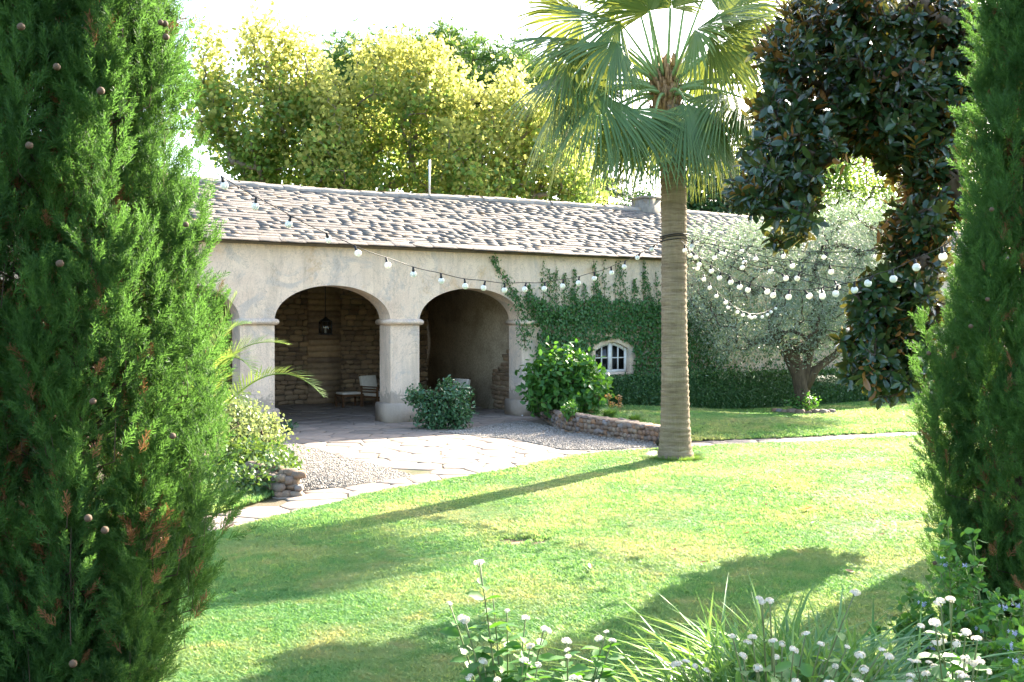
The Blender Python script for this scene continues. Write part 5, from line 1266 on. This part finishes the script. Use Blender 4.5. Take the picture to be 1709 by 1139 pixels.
# conduit by the right pillar, flood lamp by the palm
m = MB(); m.tube([G(842, 682, .04), G(858, 688, .04), G(872, 694, .04)], .018, 6); tag(m.build('water_pipe', M['metal']), 'thin pale pipe lying on the floor at the right pillar', 'pipe')
m = MB(); m.tube([HB(3.95, -.22, .42), HB(4.2, -.6, .18)], .02, 6); tag(m.build('downpipe_elbow', M['metal']), 'short slanting pale pipe leaning on the right pillar plinth', 'pipe')
fl = thing('flood_lamp', 'small garden flood lamp on the ground beside the palm trunk', 'lamp', G(1101, 752, .03), .5)
m = MB(); m.lathe([(.001, -.07), (.06, -.06), (.075, .06), (.08, .08), (.001, .081)], 10); hd_o = m.build('lamp_head', M['iron'], fl, True); hd_o.location = (0, 0, .15); hd_o.rotation_euler = (.9, 0, .6)
m = MB(); m.tube([(0, 0, -.03), (0, 0, .14)], .014, 6); m.build('spike', M['iron'], fl)

# ------------------------------------------------------------------ foreground flower bed
rs = np.random.RandomState(500)
def umbel(seed):
    r = np.random.RandomState(seed); mb = MB(); d = nrm(np.c_[r.normal(0, 1, (34, 2)), r.uniform(.05, 1.1, 34)])
    pet = tmpl([(0,0,0)] + [(math.cos(a) * rr, math.sin(a) * rr, .12) for k in range(5) for a, rr in ((k*1.257, .55), (k*1.257 + .63, 1.0))], [(0, 1 + i, 1 + (i + 1) % 10) for i in range(10)])
    mb.scatter(pet, d * (1, 1, .5) * .85, basis(d, r.uniform(0, 6, 34)), r.uniform(.24, .32, 34)); mb.lathe([(.01, -.12), (.35, -.1), (.56, .0), (.5, .15), (.3, .28), (.01, .33)], 9); return mb.mesh('flower_head')
UMB = [umbel(k) for k in range(4)]
for u_ in UMB: u_.materials.append(M['petal'])
LLEAF = tmpl([(0,0,0),(-.2,.16,.03),(.2,.16,.03),(0,.18,-.02),(-.31,.42,.06),(.31,.42,.06),(0,.45,-.03),(-.22,.72,.04),(.22,.72,.04),(0,.74,-.05),(0,1,-.12)], [(0,3,1),(0,2,3),(7,9,10),(9,8,10)], [(1,3,6,4),(3,2,5,6),(4,6,9,7),(6,5,8,9)])
lmesh = mesh_np('leaf', *LLEAF, smooth=True); lmesh.materials.append(M['lantana'])
def place(mesh, name, parent, p, R3, s):
    o = bpy.data.objects.new(name, mesh); COL.objects.link(o); o.parent = parent
    A = np.eye(4); A[:3, :3] = R3 * s; A[:3, 3] = p; o.matrix_basis = Matrix(A.tolist()); return o
def lantana(label, base, tips, leafn, rs, lsz=(.085, .135), heads=True):
    base = np.asarray(base, float); o = thing('lantana_plant', label, 'flower', base, 0, 'white lantanas in the front bed')
    for tip, fl_ in tips:
        tip = np.asarray(tip, float); Ls = np.linalg.norm(tip - base); mid = base + (tip - base) * .5 + np.array(((tip[0] - base[0]) * -.15, rs.normal(0, .03), .05 * Ls))
        u = np.linspace(0, 1, 9)[:, None]; B = (1-u)**2 * base + 2*u*(1-u) * mid + u*u * tip
        m = MB(); m.tube(B - base, np.linspace(.006, .0025, 9), 5); m.build('stem', M['stem'], o); T = nrm(np.gradient(B, axis=0))
        for k in range(leafn):
            f = .30 + .66 * k / leafn; i = int(f * 8); p = B[i] + (B[min(8, i + 1)] - B[i]) * (f * 8 - i); a = k * 1.571 + rs.uniform(-.4, .4)
            for sg in (0, math.pi):
                d = np.array((math.cos(a + sg), math.sin(a + sg), rs.uniform(-.15, .5))); nz = np.array((0, 0, 1.)) + rs.normal(0, .3, 3)
                place(lmesh, 'leaf', o, p - base, frame_y(d[None], nz[None])[0], rs.uniform(*lsz) * (1.1 - .45 * f))
        if fl_:
            for j in range(fl_):
                off = np.array((rs.normal(0, .022), rs.normal(0, .022), rs.uniform(-.02, .012))) if j else np.zeros(3)
                hs = rs.uniform(.012, .022); m = MB(); m.tube([B[-2] - base, tip + off - base], .0016, 3); m.build('flower_stalk', M['stem'], o)
                ax = nrm(np.array((rs.normal(0, .25), rs.normal(0, .25) - .15, 1.)))[None]
                place(UMB[rs.randint(4)], 'flower_head', o, tip + off - base, basis(ax, np.array((rs.uniform(0, 6),)))[0], hs)
    return o
FY = 4.0
gxx, gyy = np.meshgrid(np.linspace(-1.6, 3.6, 40), np.linspace(1.2, 5.6, 34)); ed_ = np.clip(np.minimum(np.minimum(gxx + 1.6, 3.6 - gxx), np.minimum(5.6 - gyy, gyy - 1.2)) / .7, 0, 1)
idx = np.arange(gxx.size).reshape(gxx.shape); mb = MB(); mb.add(np.c_[gxx.ravel(), gyy.ravel(), (-.02 + .34 * ed_ ** .7 + .02 * vnoise(gxx * 6, gyy * 6, 3)).ravel()], Q=np.stack([idx[:-1,:-1], idx[:-1,1:], idx[1:,1:], idx[1:,:-1]], -1).reshape(-1, 4))
struct(mb.build('flower_bed', M['soil'], smooth=True))
gz0 = .30
b1 = AT(850, 1139, FY); b1[2] = gz0
lantana('tall white lantana with one upright stem against the lawn', b1, [(AT(800, 938, FY - .05), 3), (AT(822, 990, FY), 0), (AT(776, 1035, FY - .1), 2), (AT(846, 1020, FY + .05), 1), (AT(877, 1032, FY), 1), (AT(908, 1050, FY + .05), 2), (AT(884, 1080, FY - .1), 2), (AT(874, 1102, FY - .15), 2), (AT(898, 1110, FY - .2), 1), (AT(806, 1104, FY - .1), 1), (AT(785, 1128, FY - .2), 2), (AT(830, 1135, FY - .3), 1), (AT(750, 1008, FY), 1)], 12, rs)
b2 = AT(945, 1139, FY + .1); b2[2] = gz0
lantana('small white lantana beside the tall upright one', b2, [(AT(945, 1070, FY), 2), (AT(948, 1096, FY - .1), 2), (AT(1012, 1055, FY), 2), (AT(1022, 1070, FY), 1), (AT(965, 1132, FY - .2), 2), (AT(1000, 1110, FY), 0)], 11, rs)
tipsR = [(1272,1005),(1285,1003),(1222,1062),(1256,1064),(1290,1070),(1305,1075),(1240,1095),(1325,1085),(1370,1075),(1414,1080),(1295,1097),(1375,1102),(1435,1094),(1472,1085),(1483,1096),(1328,1138),(1430,1138),(1442,1118),(1384,1140),(1265,1115),(1180,1120),(1132,1108),(1160,1112),(1345,1058),(1427,990)]
b3 = AT(1290, 1139, 3.7); b3[2] = gz0
lantana('white lantana flowering in front of the lemongrass clump', b3, [(AT(x, y, 3.55 + rs.uniform(-.25, .1)), rs.randint(1, 3)) for x, y in tipsR], 6, rs, (.075, .125))
tipsR = [(1570,1003),(1585,1000),(1612,1056),(1632,1066),(1595,1075),(1530,1105),(1560,1115),(1545,1125),(1610,1098),(1630,1100),(1625,1108),(1595,1115),(1605,1128),(1650,1122),(1575,1070),(1560,1040),(1520,1128)]
b4 = AT(1590, 1139, 3.7); b4[2] = gz0
lantana('white lantana with crowded flower heads beside the plumbago', b4, [(AT(x, y, 3.6 + rs.uniform(-.25, .1)), rs.randint(1, 4)) for x, y in tipsR], 7, rs, (.075, .125))
# lemongrass
lgb = AT(1330, 1139, 4.35); lgb[2] = gz0
lg = thing('lemongrass_clump', 'large arching clump of grey green lemongrass in the flower bed', 'grass', lgb)
more = MB()
for k in range(720):
    a = rs.uniform(0, 6.28); d = np.array((math.cos(a), math.sin(a) * .8, 0)); h = rs.uniform(.55, 1.0); sp = rs.uniform(.12, .95) * (1.0 + .15 * (abs(d[0]) > .6)); w = rs.uniform(.011, .021)
    s = np.array((-d[1], d[0], 0)); bend = rs.uniform(.35, 1.05) * (sp / .7) + .08; b0 = np.array((rs.normal(0, .24), rs.normal(0, .14), 0)); V = []; K = 8
    for i in range(K):
        u = i / (K - 1); p = b0 + d * sp * u ** 2.0 + np.array((0, 0, h * (u - bend * .55 * max(0, u - .45) ** 1.6 * 2.2))); tw = s * math.cos(u * 1.2) + np.array((0, 0, 1)) * math.sin(u * .6) * .3
        ww = w * min(1, .55 + u * 1.6) * (1 - max(0, (u - .6) / .4) ** 1.5 * .97); V += [p - tw * ww, p + nrm(np.cross(s, (0, 0, 1.)) * .6 + (0, 0, -.2)) * ww * .5, p + tw * ww]
    fq = [q for i in range(K - 1) for q in ((3*i, 3*i+1, 3*i+4, 3*i+3), (3*i+1, 3*i+2, 3*i+5, 3*i+4))]
    if k < 290: obj('blade', mesh_np('blade', np.asarray(V), None, fq, True), M['lemongrass'], lg)
    else: more.add(V, Q=fq)
more.build('blades', M['lemongrass'], lg, True, kind='stuff')
# plumbago: thin upright shoots, small leaves, pale blue flowers
pbb = AT(1640, 1139, 4.6); pbb[2] = gz0
pl = thing('plumbago_bush', 'loose leafy plumbago with a few pale blue flowers by the right cypress', 'shrub', pbb)
stem = MB(); X = []; Dd = []; FX = []
for px, py, dy in [(1582,870,.3),(1600,960,.2),(1626,905,.2),(1643,930,.2),(1560,930,.5),(1540,960,.6),(1575,990,.4),(1520,985,.6),(1500,1000,.5),(1550,1000,.2),(1620,985,.3),(1655,1010,.2),(1690,1020,0),(1709,1000,.1),(1680,1060,-.3),(1640,1050,-.2),(1700,1090,-.4),(1660,1100,-.5),(1530,1030,.3),(1600,1040,0),(1510,1060,.3),(1560,1085,0),(1630,1130,-.5),(1690,1130,-.6),(1480,1020,.5),(1740,1050,-.2),(1730,980,.2),(1670,990,.2),(1650,1075,-.3),(1610,1090,-.2),(1700,1050,-.1),(1590,1010,.3)]:
    tip = AT(px, py, 4.7 + dy) - pbb; b0 = tip * (.25, .3, 0) + rs.normal(0, .06, 3) * (1, 1, 0); mid = (b0 + tip) / 2 + (rs.normal(0, .06), rs.normal(0, .06), .12)
    u = np.linspace(0, 1, 12)[:, None]; B = (1-u)**2 * b0 + 2*u*(1-u) * mid + u*u * tip; stem.tube(B, np.linspace(.004, .0015, 12), 4)
    for sub in range(7):
        f = rs.uniform(.35, .9); i = int(f * 11); q = B[i] + nrm(rs.normal(0, 1, 3) + (0, 0, .9)) * rs.uniform(.08, .22); stem.tube([B[i], q], [.002, .001], 3)
        k = 12; X.append(B[i] + (q - B[i]) * rs.uniform(.15, 1.05, (k, 1)) + rs.normal(0, .012, (k, 3)))
        if rs.rand() < .14: FX.append(q)
    k = 26; f = rs.uniform(.25, 1, k) * 11; X.append(np.stack([np.interp(f, range(12), B[:, c]) for c in range(3)], 1) + rs.normal(0, .01, (k, 3)))
X = np.concatenate(X); s = rs.uniform(.028, .058, len(X)); R = leaf_frames(len(X), rs, .7)
stem.build('stems', M['stem'], pl, kind='stuff'); pieces(pl, 'leaf', [LLEAF], M['lantana'], X, R, s, view_rank(X + pbb, s), 300, 'foliage')
blm = MB(); pet = tmpl([(0,0,0)] + [(math.cos(a) * rr, math.sin(a) * rr, .1) for k in range(5) for a, rr in ((k*1.257 - .3, .9), (k*1.257 + .3, .9), (k*1.257 + .63, .25))], [(0, 1 + i, 1 + (i + 1) % 15) for i in range(15)])
blm.scatter(pet, rs.normal(0, .9, (6, 3)) * (1, 1, .4), basis(nrm(rs.normal(0, .5, (6, 3)) + (0, -.5, 1)), rs.uniform(0, 6, 6)), np.full(6, 1.0)); blo = blm.mesh('flower'); blo.materials.append(M['bluepetal'])
for p in FX: place(blo, 'flower', pl, p, np.eye(3), .011)
# fallen magnolia leaves on the lawn
flm = mesh_np('fallen_leaf', MLEAF[0] * (1, 1, 1.6) + np.c_[np.zeros((len(MLEAF[0]), 2)), (MLEAF[0][:, 1] - .5) ** 2 * .5], MLEAF[1], MLEAF[2]); flm.materials.append(M['fallen'])
FL = [(1337,853,'curled rust brown magnolia leaf lying alone on the sunlit lawn'),(1252,890,'pale dry magnolia leaf lying at the upper tip of the magnolia shadow'),(1525,869,'orange brown leaf lying on the grass beside the right cypress skirt')]
for px, py, lab in FL + [(x, y, None) for x, y in ((1405,829),(1460,868),(1482,879),(1466,893),(1358,872),(1130,919),(1409,953),(1165,940),(1042,905),(985,951),(1281,844),(1290,813),(1538,809),(1450,815),(1220,815))]:
    c = G(px, py, .07); o = obj('fallen_leaf', flm, None); o.location = c; s_ = rs.uniform(.13, .17) if lab else rs.uniform(.07, .11); o.scale = (s_, s_, s_); o.rotation_euler = (rs.normal(0, .25), rs.normal(0, .4), rs.uniform(0, 6.28))
    tag(o, lab or 'small dry fallen leaf lying in the grass of the front lawn', 'leaf', 'fallen leaves on the lawn')
